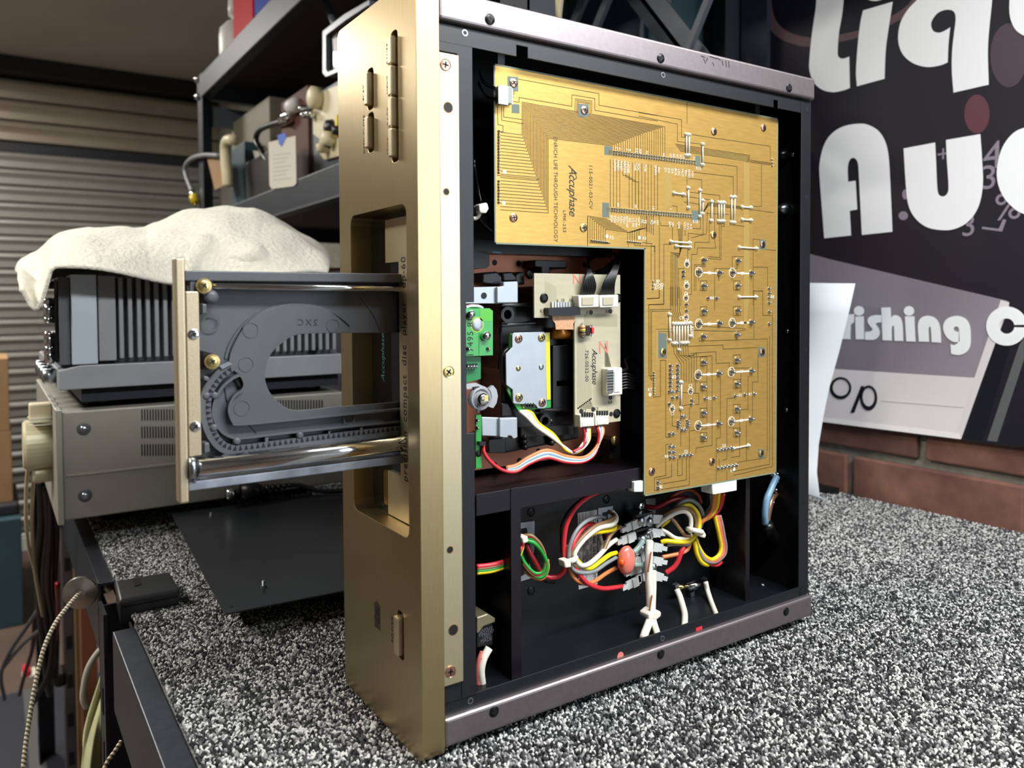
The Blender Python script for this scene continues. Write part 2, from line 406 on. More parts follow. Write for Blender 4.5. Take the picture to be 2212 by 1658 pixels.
for v in lb.verts: v.co.x *= .00128; v.co.y *= .00082; v.co.z *= .0019
lme = bpy.data.meshes.new('carpet_loop'); lb.to_mesh(lme); lb.free(); lme.materials.append(lm)
for p in lme.polygons: p.use_smooth = True
lobj = bpy.data.objects.new('carpet_loop_shape', lme)   # used only by the node tree, not linked into the scene
ng = bpy.data.node_groups.new('carpet_pile', 'GeometryNodeTree')
ng.interface.new_socket('Geometry', in_out='INPUT', socket_type='NodeSocketGeometry'); ng.interface.new_socket('Geometry', in_out='OUTPUT', socket_type='NodeSocketGeometry')
N = ng.nodes; Lk = ng.links
gi = N.new('NodeGroupInput'); go = N.new('NodeGroupOutput')
dp = N.new('GeometryNodeDistributePointsOnFaces'); dp.distribute_method = 'POISSON'; dp.inputs['Distance Min'].default_value = .00115; dp.inputs['Density Max'].default_value = 600000
ip = N.new('GeometryNodeInstanceOnPoints'); ob = N.new('GeometryNodeObjectInfo'); ob.inputs['Object'].default_value = lobj; ob.inputs['As Instance'].default_value = True
rv = N.new('FunctionNodeRandomValue'); rv.data_type = 'FLOAT_VECTOR'; rv.inputs[0].default_value = (-.6, -.6, 0); rv.inputs[1].default_value = (.6, .6, 6.28)
rs = N.new('FunctionNodeRandomValue'); rs.data_type = 'FLOAT'; rs.inputs[2].default_value = .75; rs.inputs[3].default_value = 1.25
Lk.new(gi.outputs[0], dp.inputs['Mesh']); Lk.new(dp.outputs['Points'], ip.inputs['Points']); Lk.new(ob.outputs['Geometry'], ip.inputs['Instance'])
Lk.new(rv.outputs['Value'], ip.inputs['Rotation']); Lk.new(rs.outputs[1], ip.inputs['Scale']); Lk.new(ip.outputs[0], go.inputs[0])
pile = [(XB+.001, -.45), (XW-.006, -.45), (XW-.006, 1.15), (XB+.001, 1.15), (XB+.001, .474), (-.029, .469), (-.037, .353), (XB+.001, .341)]
pb = bmesh.new(); pf = pb.faces.new([pb.verts.new((x-.35, y-.4, 0)) for x, y in pile]); bmesh.ops.triangulate(pb, faces=[pf])
pm = bpy.data.meshes.new('pile'); pb.to_mesh(pm); pb.free(); pm.materials.append(lm)
po = place('pile', pm, (.35, .4, -.0026), cpt); po['kind'] = 'stuff'
md = po.modifiers.new('pile', 'NODES'); md.node_group = ng

# ================================================================== printed banner on the brick wall
XN = .8205
M.update(bn=mat('banner_print', (24, 26, 36), .5, 0, 0, 2.2, col2=(40, 34, 42), spec=.25), bw=mat('banner_white', (246, 249, 252), .5, spec=.25), bg1=mat('banner_grey', (120, 115, 122), .45, 0, 0, 3., col2=(152, 146, 156)),
         bg2=mat('banner_light_grey', (228, 224, 226), .42, 0, .04, 4), bmauve=mat('banner_mauve', (138, 128, 142), .5), bpink=mat('banner_pink', (98, 78, 84), .5, spec=.2), bdark=mat('banner_black', (20, 22, 32), .5, spec=.25),
         bred=mat('banner_dark_red', (92, 44, 60), .5), bhi=mat('banner_highlight', (246, 244, 244), .45), bmid=mat('banner_mid_grey', (96, 98, 100), .45), bplum=mat('banner_plum', (66, 48, 62), .5))
ban = empty('banner', (XN, 0, .095), 'large printed vinyl banner with white lettering hung on the brick wall', 'banner')
MB().plate([(.432, .0935), (.432, 1.25), (-.75, 1.25), (-.75, .112), (0, .101), (.2, .0965)], 0, XN, XN+.0016).build('vinyl_sheet', M['bn'], ban)
_n = [0]
def zpoly(name, pts, org, s, m, lift=.0002, n=6, th=.0002, holes=()):
    g = [(org[0]+p[0]/s, org[1]+p[1]/s) for p in corner_spline(pts, n)]
    return MB().plate(pxpoly(g, 0, XN-lift), 0, XN-lift, XN-lift+th, [pxpoly([(org[0]+p[0]/s, org[1]+p[1]/s) for p in h], 0, XN-lift) for h in holes]).build(name, m, ban)
def ell(cx, cy, rx, ry, n=28): return [(cx+rx*math.cos(2*math.pi*k/n), cy+ry*math.sin(2*math.pi*k/n)) for k in range(n)]
A7, S7, A8, S8, A9, S9 = (1640, 0), 2.764, (1640, 560), 2.591, (1900, 620), 4.606
# background print
zpoly('lens_print', [(30, -120, 1), (40, 60), (60, 160), (110, 220), (200, 262), (300, 278), (480, 250), (620, 215), (800, 140), (950, 40), (1000, -120, 1)], A7, S7, M['bpink'], .0001)
zpoly('lens_print', [(70, -120, 1), (75, 20), (100, 120), (160, 180), (240, 212), (340, 225), (480, 205), (620, 170), (800, 90), (910, 0), (940, -120, 1)], A7, S7, M['bdark'], .00025)
zpoly('button_print', ell(1300, 680, 75, 115), A7, S7, M['bred'], .0001)
zpoly('glow_print', ell(1490, 330, 110, 190), A7, S7, M['bplum'], .0001)
zpoly('panel_print', [(250, -40, 1), (400, 0, 1), (1390, 232, 1), (1400, 262, 1), (1250, 665, 1), (410, 612, 1), (250, 600, 1)], A8, S8, M['bg1'], .0003)
zpoly('panel_print', [(250, 600, 1), (410, 611, 1), (1250, 665, 1), (1130, 1004, 1), (330, 905, 1), (250, 895, 1)], A8, S8, M['bg2'], .0003)
zpoly('edge_print', [(1352, 228, 1), (1400, 240, 1), (1395, 262, 1), (1128, 1006, 1), (1090, 1000, 1), (1340, 262, 1)], A8, S8, M['bg2'], .0005)
zpoly('edge_print', [(330, 880, 1), (1120, 975, 1), (1128, 1006, 1), (330, 906, 1)], A8, S8, M['bhi'], .0006)
zpoly('stripe_print', [(1330, 440, 1), (1420, 440, 1), (1250, 1015, 1), (1150, 1000, 1)], A8, S8, M['bdark'], .0002)
zpoly('stripe_print', [(1455, 480, 1), (1482, 440, 1), (1482, 560, 1), (1330, 1020, 1), (1275, 1014, 1)], A8, S8, M['bmid'], .0002)
M['foldl'] = mat('banner_fold', (176, 172, 174), .5)
zpoly('fold_line', [(680, 791, 1), (1145, 827, 1), (1145, 830, 1), (680, 794, 1)], A8, S8, M['foldl'], .0006)
# large white letters
L = 'letter'
zpoly(L, [(345, -80, 1), (338, 40), (315, 200), (300, 350), (300, 420), (325, 490), (375, 535), (440, 550), (500, 540), (541, 525, 1), (537, 338, 1), (500, 350), (475, 340), (468, 310), (475, 200), (495, 80), (510, -80, 1)], A7, S7, M['bw'], .0008)
zpoly(L, [(620, 62, 1), (797, 10, 1), (775, 150), (755, 300), (748, 470, 1), (583, 515, 1), (578, 420), (590, 250), (605, 130)], A7, S7, M['bw'], .0008)
zpoly('letter_dot', ell(690, -52, 78, 58), A7, S7, M['bw'], .0008, 2)
zpoly(L, [(1385, -80, 1), (1390, 0), (1375, 150), (1365, 300), (1370, 505, 1), (1160, 553, 1), (1150, 420), (1152, 300), (1163, 200), (1173, 110), (1160, 68), (1120, 58), (1070, 75), (1035, 115), (1026, 150), (1040, 185), (1075, 195), (1110, 182), (1140, 163, 1), (1130, 260), (1125, 372, 1), (1080, 390), (1000, 400), (915, 375), (855, 320), (830, 240), (842, 140), (885, 60), (950, -10), (1000, -80, 1)], A7, S7, M['bw'], .0008)
zpoly(L, [(1500, -80, 1), (1493, 60), (1510, 140), (1550, 195), (1640, 230), (1800, 240, 1), (1800, -80, 1)], A7, S7, M['bw'], .0008)
zpoly(L, [(388, 1422, 1), (375, 1250), (362, 1080), (360, 980), (385, 870), (430, 800), (500, 755), (590, 738), (650, 745), (710, 780), (750, 840), (770, 920), (780, 1050), (795, 1383, 1), (613, 1402, 1), (605, 1250), (595, 1050), (588, 970), (565, 942), (540, 955), (528, 1000), (530, 1085, 1), (575, 1078, 1), (585, 1250, 1), (540, 1258, 1), (548, 1405, 1)], A7, S7, M['bw'], .0008)
zpoly(L, [(862, 886, 1), (1050, 850, 1), (1055, 950), (1062, 1110), (1072, 1160), (1100, 1172), (1125, 1150), (1130, 1100), (1120, 950), (1115, 835, 1), (1320, 800, 1), (1330, 950), (1335, 1100), (1310, 1230), (1250, 1320), (1170, 1365), (1090, 1373), (1000, 1355), (930, 1300), (890, 1220), (875, 1100)], A7, S7, M['bw'], .0008)
zpoly(L, [(1800, 720, 1), (1600, 757), (1510, 800), (1445, 895), (1418, 1030), (1440, 1140), (1500, 1225), (1590, 1280), (1800, 1330, 1)], A7, S7, M['bw'], .0008)
# calculator figures behind the letters
def ztext(s, x, y, org, sc, size, m, lift=.0003):
    text('numeral', s, at(org[0]+x/sc, org[1]+y/sc, 0, XN-lift), (0, -1, 0), (0, 0, 1), size, m, ban, .0001)
for s, x, y, sz in (('4', 1395, 935, .048), ('3', 1372, 1065, .042), ('%', 1485, 1240, .046), ('3', 1250, 1350, .040), ('+', 1098, 925, .03)): ztext(s, x, y, A7, S7, sz, M['bmauve'])
zpoly('numeral', [(1330, 1352, 1), (1430, 1365, 1), (1455, 1308, 1), (1475, 1312, 1), (1450, 1382, 1), (1330, 1366, 1)], A7, S7, M['bmauve'], .0003)
zpoly('numeral', ell(860, 1287, 28, 26), A7, S7, M['bmauve'], .0003, 2); zpoly('numeral', ell(872, 1160, 18, 30), A7, S7, M['bmauve'], .0003, 2)
# small line of white letters
small = [
    [(450, 445, 1), (510, 447, 1), (512, 365, 1), (530, 352, 1), (532, 305, 1), (505, 308, 1), (480, 312, 1)],
    [(537, 320, 1), (585, 318, 1), (587, 447, 1), (540, 447, 1)],
    [(592, 405, 1), (622, 402), (634, 390), (620, 372), (606, 348), (614, 324), (645, 312), (683, 312, 1), (683, 352, 1), (658, 355), (654, 365), (668, 385), (675, 410), (665, 435), (640, 450), (592, 450, 1)],
    [(683, 270, 1), (735, 268, 1), (738, 325, 1), (755, 312), (778, 316), (795, 335), (803, 375), (806, 456, 1), (757, 456, 1), (754, 380), (748, 372), (742, 385), (742, 454, 1), (690, 452, 1)],
    [(815, 318, 1), (868, 318, 1), (875, 460, 1), (823, 458, 1)],
    [(893, 460, 1), (888, 370), (903, 330), (940, 315), (980, 325), (1005, 355), (1015, 400), (1018, 466, 1), (965, 463, 1), (961, 395), (955, 375), (948, 392), (951, 461, 1)]]
for pp in small: zpoly(L, pp, A8, S8, M['bw'], .0012)
for x in (558, 838): zpoly('letter_dot', ell(x, 288, 29, 27), A8, S8, M['bw'], .0012, 2)
zpoly(L, [(712, 662, 1), (705, 565, 1), (735, 576), (768, 562), (786, 540, 1), (787, 440, 1), (772, 442), (745, 430), (737, 412), (748, 396), (765, 391), (782, 400), (790, 420), (796, 540, 1), (775, 545, 1), (735, 543), (680, 510), (642, 450), (632, 390), (655, 330), (710, 295), (780, 286), (850, 310), (890, 360), (905, 430), (906, 560), (885, 620), (840, 660), (780, 675)], A9, S9, M['bw'], .0012)
cc = []
for k in range(31): a = math.radians(4+352*k/30); cc.append((1265+205*math.cos(a), 387+195*math.sin(a)))
for k in range(31): a = math.radians(352-344*k/30); cc.append((1265+76*math.cos(a), 387+76*math.sin(a)))
zpoly(L, [(x, y, 1) for x, y in cc], A9, S9, M['bw'], .0012)
zpoly(L, ell(455, 720, 60, 62), A8, S8, M['bdark'], .0012, 2, .0002, [ell(457, 717, 46, 47)])
zpoly(L, ell(612, 775, 48, 70), A8, S8, M['bdark'], .0012, 2, .0002, [ell(612, 770, 34, 52)])
zpoly(L, [(570, 708, 1), (588, 708, 1), (532, 858, 1), (510, 858, 1)], A8, S8, M['bdark'], .0012)

# ================================================================== the opened disc player, standing on its side
TP, TH, HT, DEP = .0155, .125, .475, .3796
PL = empty('disc_player', (.19, .062, 0), 'champagne gold compact disc player standing on its side with its bottom cover off', 'disc player')
def X0(px, py): p = at(px, py, 0, 0.); return (p.y, p.z)
# ---- front panel with recess and button slots
rec = rrect(.0155, .104, .1342, .341, .0065)
slots = [rrect(.0250, .0350, .3680, .4490, .0035), rrect(.0618, .0722, .4080, .4350, .0035), rrect(.0618, .0722, .3800, .4060, .0035), rrect(.0245, .0345, .0540, .0850, .0035)]
fp = bevel(MB().plate(rrect(0, TH, 0, HT, .006), 0, 0, TP, [rec]+slots).build('front_panel', M['gold'], PL), .0009, 2)
for sl in slots: MB().plate(sl, 0, .0065, .008).build('slot_floor', M['golddark'], fp)
def button(y0, y1, z0, z1): return bevel(MB().box(-.0032, .0062, y0, y1, z0, z1).build('button', M['goldstrip'], fp), .0009, 2)
zb = [.4462, .4278, .4086, .3893, .3708]
for a, b_ in zip(zb[:-1], zb[1:]): button(.0288, .0338, b_+.0004, a-.0004)
button(.0655, .0710, .4108, .4322); button(.0655, .0710, .3828, .4032); button(.0272, .0332, .0572, .0818)
def ftext(s, y, z, size, xs=1.2, x=-.00005): return text('engraved_text', s, (x, y, z), (0, 0, 1), (0, 1, 0), size, M['ink'], fp, .00006, 0, 1.15, xs)
for s, z in (('PAUSE', .4375), ('NEXT', .4180), ('BACK', .3985), ('STOP', .3795)): ftext(s, .0400, z, .0035)
for s, z in (('II', .4375), ('>I', .4180), ('I<', .3985)): ftext(s, .0368, z, .0026)
MB().box(-.0001, 0, .0358, .0378, .3785, .3805).build('engraved_mark', M['ink'], fp); MB().plate([(.0738, .4205), (.0738, .4235), (.0758, .422)], 0, -.0001, 0).build('engraved_mark', M['ink'], fp)
MB().plate([(.0736, .3935), (.0756, .3945), (.0736, .3955)], 0, -.0001, 0).build('engraved_mark', M['ink'], fp)
ftext('PLAY', .0783, .4215, .0035); ftext('OPEN/CLOSE', .0783, .3935, .0033); ftext('POWER', .0415, .0690, .0040, 1.15)
# the striped disc emblem
lg = []
for k in range(9): lg.append([(.0608+.0011*k, .0615), (.0608+.0011*k, .0800-.0006*abs(k-4))])
ribbons(lg, 0, -.00002, .0005, 'disc_emblem', M['ink'], fp)
text('disc_emblem', 'disc', (-.0002, .0655, .0705), (0, 0, 1), (0, 1, 0), .0105, M['ink'], fp, .0001, 0, .9, .8)
# ---- recess: dark display window, gold inner plate with the tray slot
MB().box(TP-.0003, TP+.002, .0155, .1045, .134, .3415).build('display_window', M['glass'], fp)
XR = .0133
pl = [(.0160, .1350), (.0752, .1350), (.0752, .1650), (.0548, .1650), (.0548, .3075), (.0755, .3075), (.0755, .3365), (.0160, .3365)]
MB().plate(pl, 0, XR, TP-.0004).build('inner_plate', M['goldstrip'], fp)
text('panel_text', 'precision  compact  disc  player   dp-60', (XR-.0001, .0475, .2365), (0, 0, 1), (0, 1, 0), .0096, M['ink'], fp, .00006, 0, 1.1, .86)
text('window_text', 'Accuphase', (TP-.0005, .0850, .242), (0, 0, 1), (0, 1, 0), .0078, M['teal'], fp, .00006, .35, 1., 1.0)
MB().plate(rrect(.0762, .0845, .1400, .1640, .003), 0, TP-.0012, TP-.0003).build('window_bezel', M['golddark'], fp)
# ---- side strip of the panel that carries the bottom cover
ms = MB().box(TP, .0293, .0006, .008, .0437, .431).build('cover_strip', M['goldstrip'], PL); bevel(ms, .0004)
YS = .0006
for k, px, py in (('flat', 962, 140), ('flatb', 969, 803), ('flat', 973, 1450)): screw(k, at(px, py, 1, YS), ms)
for px, py, r in ((968, 232, .0031), (964, 414, .0019), (972, 1187, .0019), (979, 1360, .0031)):
    p = at(px, py, 1, YS); h = MB(); h.plate(circ(p.x, p.z, r+.0004, 20), 1, YS-.00015, YS+.0001, [circ(p.x, p.z, r, 20)], 0); h.plate(circ(p.x, p.z, r, 20), 1, YS-.00005, YS+.0001, (), 1)
    h.build('screw_hole', [M['golddark'], M['pit']], ms)
# ---- brown side panels (above and below now), black chassis
for z0, z1, nm in ((.4509, .4694, 'side_panel'), (.0049, .0230, 'side_panel')):
    s = bevel(MB().box(TP, DEP, .0004, .118, z0, z1).build(nm, M['brown'], PL), .0022, 3)
    for px, py in (((1058, 42), (1427, 126), (1704, 190)) if z0 > .2 else ((1067, 1536), (1427, 1412), (1698, 1320))): screw('black', at(px, py, 1, .0004), s)
scuff = [[X for X in [(lambda q: (q.x, q.z))(at(px, py, 1, .0004)) for px, py in seg]] for seg in
         [[(1515, 121), (1522, 124)], [(1520, 128), (1524, 136)], [(1534, 122), (1548, 127)], [(1550, 126), (1556, 130)], [(1540, 136), (1542, 142)], [(1560, 132), (1562, 141)], [(1568, 132), (1569, 144)], [(1574, 133), (1575, 145)], [(1528, 126), (1526, 132)]]]
ribbons(scuff, 1, .0004, .0008, 'scuff_mark', M['black'], PL)
YC = .0045
ch = bevel(MB().plate([(TP, .4390), (.0745, .4390), (.0745, .4462), (.0832, .4462), (.0832, .4392), (.3300, .4392), (.3300, .4455), (.3355, .4455), (.3355, .4392), (.3660, .4392), (.3660, .4500), (TP, .4500)], 1, YC, YC+.0012).build('upper_flange', M['black'], PL), .0003)
for px, py in ((1004, 71), (1432, 162)):
    p = at(px, py, 1, YC); h = MB().plate(circ(p.x, p.z, .0021, 16), 1, YC-.0003, YC+.0002, [circ(p.x, p.z, .0014, 16)]); h.plate(circ(p.x, p.z, .0014), 1, YC-.0001, YC+.0002, (), 1); h.build('threaded_hole', [M['zinc'], M['pit']], ch)
lf_ = bevel(MB().box(TP, .3705, YC, YC+.0012, .0225, .0315).build('lower_flange', M['black'], PL), .0003)
for px, py in ((1016, 1513), (1431, 1378)):
    p = at(px, py, 1, YC); h = MB().plate(circ(p.x, p.z, .0021, 16), 1, YC-.0003, YC+.0002, [circ(p.x, p.z, .0014, 16)]); h.plate(circ(p.x, p.z, .0014), 1, YC-.0001, YC+.0002, (), 1); h.build('threaded_hole', [M['zinc'], M['pit']], lf_)
MB().plate(circ(*[(lambda q: (q.x, q.z))(at(1340, 1416, 1, YC))][0], .0030, 14), 1, YC-.0002, YC+.0001).build('wire_showing', M['w_pink'], lf_)
p = at(1510, 1357, 1, YC); MB().box(p.x-.0035, p.x+.0035, YC-.0002, YC+.0001, p.z-.0013, p.z+.0013).build('wire_showing', M['w_red'], lf_)
bevel(MB().plate([(.0293, .0315), (.0400, .0315), (.0400, .1985), (.0345, .1985), (.0345, .2805), (.0405, .2805), (.0405, .4385), (TP, .4385), (TP, .4325), (.0293, .4325)], 1, .0030, .0045).build('front_flange', M['black'], PL), .0004)
MB().box(TP, .0293, .0035, .0045, .0315, .0445).build('front_flange', M['black'], PL)
bevel(MB().box(.3665, .3796, YC, YC+.0014, .0230, .4505).build('rear_flange', M['black'], PL), .0004)
rf = MB().box(.3775, .3794, YC+.0014, .117, .0230, .4505).build('rear_wall', M['blackplastic'], PL)
for px, py in ((1743, 236), (1741, 425), (1741, 756), (1739, 1085), (1737, 1266)):
    p = at(px, py, 1, YC); MB().plate(circ(p.x, p.z, .0016, 12), 1, YC-.0002, YC+.0001).build('screw_hole', M['pit'], PL)
MB().box(TP, DEP, .115, .117, .0230, .4509).build('top_cover', M['blackplastic'], PL)
MB().box(TP, TP+.0012, .012, .115, .0230, .4509).build('front_subpanel', M['blackplastic'], PL)
for px, py, r in ((1692, 451, .0055), (1690, 335, .0060)):      # sockets on the inside of the rear wall
    p = at(px, py, 0, .374); MB().lathe([(r, 0), (r*.95, -.004), (r*.6, -.007), (r*.3, -.009)], (.3775, p.y, p.z), 0, 18).build('socket', M['zinc'] if r < .006 else M['blackscrew'], PL)
for px, py in ((1712, 334), (1700, 715), (1698, 885)):
    p = at(px, py, 0, .3773); MB().lathe([(.0022, 0), (.002, -.001), (.001, -.0015)], (.3775, p.y, p.z), 0, 12).build('rivet', M['zinc'], PL)
# black foot that shows past the rear edge
MB().lathe([(.019, 0), (.019, .006), (.013, .011), (.004, .012)], (.3794, .030, .118), 0, 24).build('bumper', M['blackplastic'], PL)

# ---- inner frame
MB().box(TP, .3775, .006, .115, .0231, .0236).build('inner_wall', M['black'], PL); MB().box(TP, .3775, .006, .115, .4500, .4506).build('inner_wall', M['black'], PL)
MB().box(.0503, .2600, .020, .115, .1445, .1525).build('frame_shelf', M['blackpurple'], PL)
fs = bevel(MB().box(.0503, .3300, .0188, .0200, .1400, .1545).build('frame_lip', M['blackpurple'], PL), .0004)
p = at(1256, 1041, 1, .0188); MB().plate(circ(p.x, p.z, .0018, 12), 1, .0186, .0189).build('screw_hole', M['pit'], fs)
MB().box(.0770, .0848, .020, .115, .0235, .1445).build('frame_divider', M['blackpurple'], PL)
bevel(MB().box(.0770, .0852, .0182, .0194, .0235, .1549).build('frame_divider_lip', M['blackpurple'], PL), .0003)
MB().box(.3225, .3245, .024, .115, .0235, .1400).build('frame_divider', M['blackpurple'], PL)
MB().box(.3195, .3245, .0228, .024, .0235, .1400).build('frame_divider_lip', M['blackpurple'], PL)
for x0, x1 in ((.0690, .0745), (.3240, .3300)): MB().box(x0, x1, .0185, .0200, .43, .4505).build('board_bracket', M['blackpurple'], PL)
MB().box(.0450, .3700, .055, .0565, .3250, .4505).build('upper_tray', M['blackplastic'], PL)
# lower compartment back plate with its cut-outs
YB = .066
bp = MB().box(.0848, .3225, YB, YB+.0012, .0235, .1445).build('compartment_plate', M['black'], PL)
for px, py in ((1147, 1106), (1147, 1275), (1310, 1078)):
    screw('black', at(px, py, 1, YB), bp)
# ================================================================== main board
YP = .0150
def P(px, py, y=YP): q = at(px, py, 1, y); return (q.x, q.z)
outl = pxpoly([(1068, 139), (1680, 257), (1676, 1020), (1392, 1070), (1393, 537), (1070, 525)], 1, YP)
pc = MB().plate(outl, 1, YP, YP+.0016)
for i in range(len(pc.f)):
    n_ = [pc.v[k] for k in pc.f[i]]
    if max(v.y for v in n_)-min(v.y for v in n_) > .001: pc.m[i] = 1
pcb = pc.build('circuit_board', [M['pcb'], M['pcbedge']], PL)
# pale rim along the board edges
rim = [outl+[outl[0]]]
ribbons(rim, 1, YP, .0011, 'board_rim', M['pcbedge'], pcb)
ZA, ZB_, ZC = (1020, 100), (1380, 200), (1380, 620); ZS = 3.605
def Z(o, pts): return [P(o[0]+x/ZS, o[1]+y/ZS) for x, y in pts]
pads = [(ZA, 275, 232, 358, 352), (ZA, 826, 445, 908, 552), (ZA, 308, 448, 367, 522), (ZA, 1030, 775, 1090, 848), (ZA, 1014, 1215, 1066, 1332), (ZB_, 440, 490, 478, 574), (ZB_, 412, 915, 464, 1005), (ZC, 152, 355, 215, 552), (ZB_, 940, 1143, 988, 1222), (ZC, 930, 466, 984, 545), (ZC, 928, 1258, 976, 1334)]
for o, a, b_, c, d in pads: MB().plate(Z(o, [(a, b_), (c, b_+(c-a)*.1), (c, d), (a, d-(c-a)*.06)]), 1, YP-.00012, YP).build('bare_pad', M['pcbpad'], pcb)
# pale bundles of fine traces
gh = [(ZB_, [(818, 500), (860, 495), (860, 1660), (818, 1560)]), (ZB_, [(205, 565), (255, 570), (255, 880), (205, 890)]), (ZB_, [(500, 445), (858, 498), (820, 540), (520, 475)]), (ZC, [(130, 325), (400, 320), (400, 350), (152, 355), (152, 620), (130, 640)]), (ZC, [(818, 45), (860, 45), (835, 330), (818, 330)])]
for gi, (o, q) in enumerate(gh): MB().plate(Z(o, q), 1, YP-.00002-.00001*gi, YP).build('trace_bundle', M['ghost'], pcb)
# etched lines between the copper areas
T = []
def t(o, *pts): T.append(Z(o, pts))
t(ZA, (358, 255), (987, 368), (987, 458), (1442, 538)); t(ZB_, (0, 155), (333, 210), (333, 345), (365, 350))
t(ZA, (305, 428), (365, 435), (365, 398), (775, 467), (778, 378), (955, 407), (955, 498), (1442, 582)); t(ZB_, (0, 183), (300, 245), (300, 380), (485, 400))
t(ZA, (800, 500), (804, 408), (930, 428), (930, 520)); t(ZA, (812, 510), (815, 420), (918, 440), (918, 525)); t(ZA, (820, 515), (823, 432), (910, 448))
t(ZA, (195, 465), (200, 610), (240, 618), (240, 665), (215, 665)); t(ZA, (228, 470), (230, 575), (398, 602)); t(ZA, (245, 470), (245, 550), (388, 570), (388, 520))
t(ZA, (305, 395), (325, 398)); t(ZA, (305, 370), (325, 375), (325, 350))
n = 25
for i in range(n):
    f_ = i/(n-1); xv = 388+f_*(592-388); yt = 435+f_*(715-435); yb = 690+f_*(1298-690); yl = 668+f_*(1272-668)
    ex = 1500-f_*410; ey = yt+(ex-xv)*(.172-.052*f_)
    t(ZA, (220, yl), (xv, yb), (xv, yt), (ex, ey), (ex, 842+(ex-1100)*.13))
for i in range(16):
    x = 1076+i*24.5; y1 = 885+(x-1100)*.13; y2 = 1248+(x-1080)*.085
    if i in (4, 5, 6, 7): t(ZA, (x, y1), (x, y1+60+i*12), (x+48, y1+70+i*12), (x+48, y2))
    else: t(ZA, (x, y1), (x, y2))
for i in range(9): t(ZA, (900+i*17, 1535-i*1), (900+i*17, 1320+i*13), (1050+i*22, 1345+i*13)) 
for i in range(6): t(ZA, (1210+i*18, 1510), (1210+i*18, 1450-i*6), (1250+i*22, 1445-i*6))
t(ZA, (195, 1005), (520, 1035)); t(ZA, (898, 1555), (898, 1330)); t(ZA, (1215, 1560), (1215, 1530)); t(ZA, (1265, 1535), (1265, 1550), (1420, 1558), (1420, 1600)); t(ZA, (1075, 1535), (915, 1530))
t(ZB_, (375, 75), (375, 240)); t(ZB_, (400, 325), (1022, 418), (1022, 540)); t(ZB_, (955, 560), (955, 885), (875, 885)); t(ZB_, (880, 910), (1048, 935))
for i in range(6): t(ZB_, (283+i*8, 400+i*11), (862-i*5, 488+i*9), (862-i*5, 540))
for i in range(3): t(ZB_, (870, 525+i*8), (1035, 549+i*8))
t(ZB_, (505, 543), (765, 575), (765, 800)); t(ZB_, (430, 620), (735, 655), (735, 800)); t(ZB_, (375, 625), (375, 715)); t(ZB_, (390, 640), (390, 668), (490, 678), (490, 750))
t(ZB_, (400, 775), (630, 800), (630, 845)); t(ZB_, (340, 805), (590, 838), (590, 1150), (600, 1210), (455, 1208)); t(ZB_, (350, 850), (480, 870)); t(ZB_, (260, 880), (298, 885), (298, 930))
for i in range(4): t(ZB_, (505, 930-i*4), (540, 880-i*8), (800, 905-i*6))
t(ZB_, (525, 940), (700, 948)); t(ZB_, (745, 1000), (745, 1030), (820, 1040)); t(ZB_, (535, 930), (525, 1100), (410, 1130)); t(ZB_, (480, 980), (480, 1060), (360, 1055), (360, 1110)); t(ZB_, (500, 960), (500, 1105), (385, 1095), (385, 1150))
t(ZB_, (548, 1000), (548, 1165), (435, 1165), (435, 1215)); t(ZB_, (640, 1010), (640, 1300), (540, 1290)); t(ZB_, (625, 1010), (630, 1285), (540, 1275)); t(ZB_, (665, 1010), (665, 1040), (645, 1042))
for i in range(5): t(ZB_, (300+i*10, 1030), (318+i*4, 1210), (318-i*2, 1250+i*8), (250+i*12, 1245+i*8), (250+i*12, 1658))
t(ZB_, (160, 960), (160, 1600), (65, 1605)); t(ZB_, (195, 1180), (195, 1645), (75, 1650)); t(ZB_, (195, 1180), (245, 1180)); t(ZB_, (125, 1190), (125, 1490)); t(ZB_, (95, 1200), (95, 1465)); t(ZB_, (0, 1165), (100, 1175), (100, 1195), (125, 1195)); t(ZB_, (60, 960), (60, 1180))
for i in range(8): t(ZB_, (15+i*14, 960), (15+i*14, 1050+i*8))
t(ZB_, (170, 1010), (170, 1035), (262, 1040), (262, 1150)); t(ZB_, (380, 1220), (380, 1290)); t(ZB_, (410, 1260), (410, 1570), (385, 1572)); t(ZB_, (455, 1208), (455, 1258), (410, 1260))
t(ZB_, (432, 1340), (520, 1340)); t(ZB_, (432, 1340), (432, 1540)); t(ZB_, (445, 1352), (520, 1355)); t(ZB_, (445, 1352), (445, 1540)); t(ZB_, (480, 1465), (530, 1465), (530, 1540), (478, 1540), (478, 1465)); t(ZB_, (738, 1465), (788, 1465), (788, 1535), (738, 1535), (738, 1465))
t(ZB_, (590, 1370), (590, 1658)); t(ZB_, (590, 1370), (765, 1370), (765, 1340)); t(ZB_, (728, 1275), (815, 1277)); t(ZB_, (728, 1275), (728, 1380)); t(ZB_, (890, 1140), (985, 1148)); t(ZB_, (890, 1140), (890, 1658)); t(ZB_, (985, 1220), (1065, 1228)); t(ZB_, (890, 1357), (1003, 1360), (1003, 1510)); t(ZB_, (890, 1542), (965, 1545), (965, 1658)); t(ZB_, (465, 1410), (465, 1465)); t(ZB_, (622, 1420), (622, 1465)); t(ZB_, (727, 1420), (727, 1465)); t(ZB_, (875, 1420), (875, 1465))
t(ZB_, (310, 1370), (310, 1600)); t(ZB_, (310, 1370), (355, 1370)); t(ZB_, (328, 1525), (328, 1658))
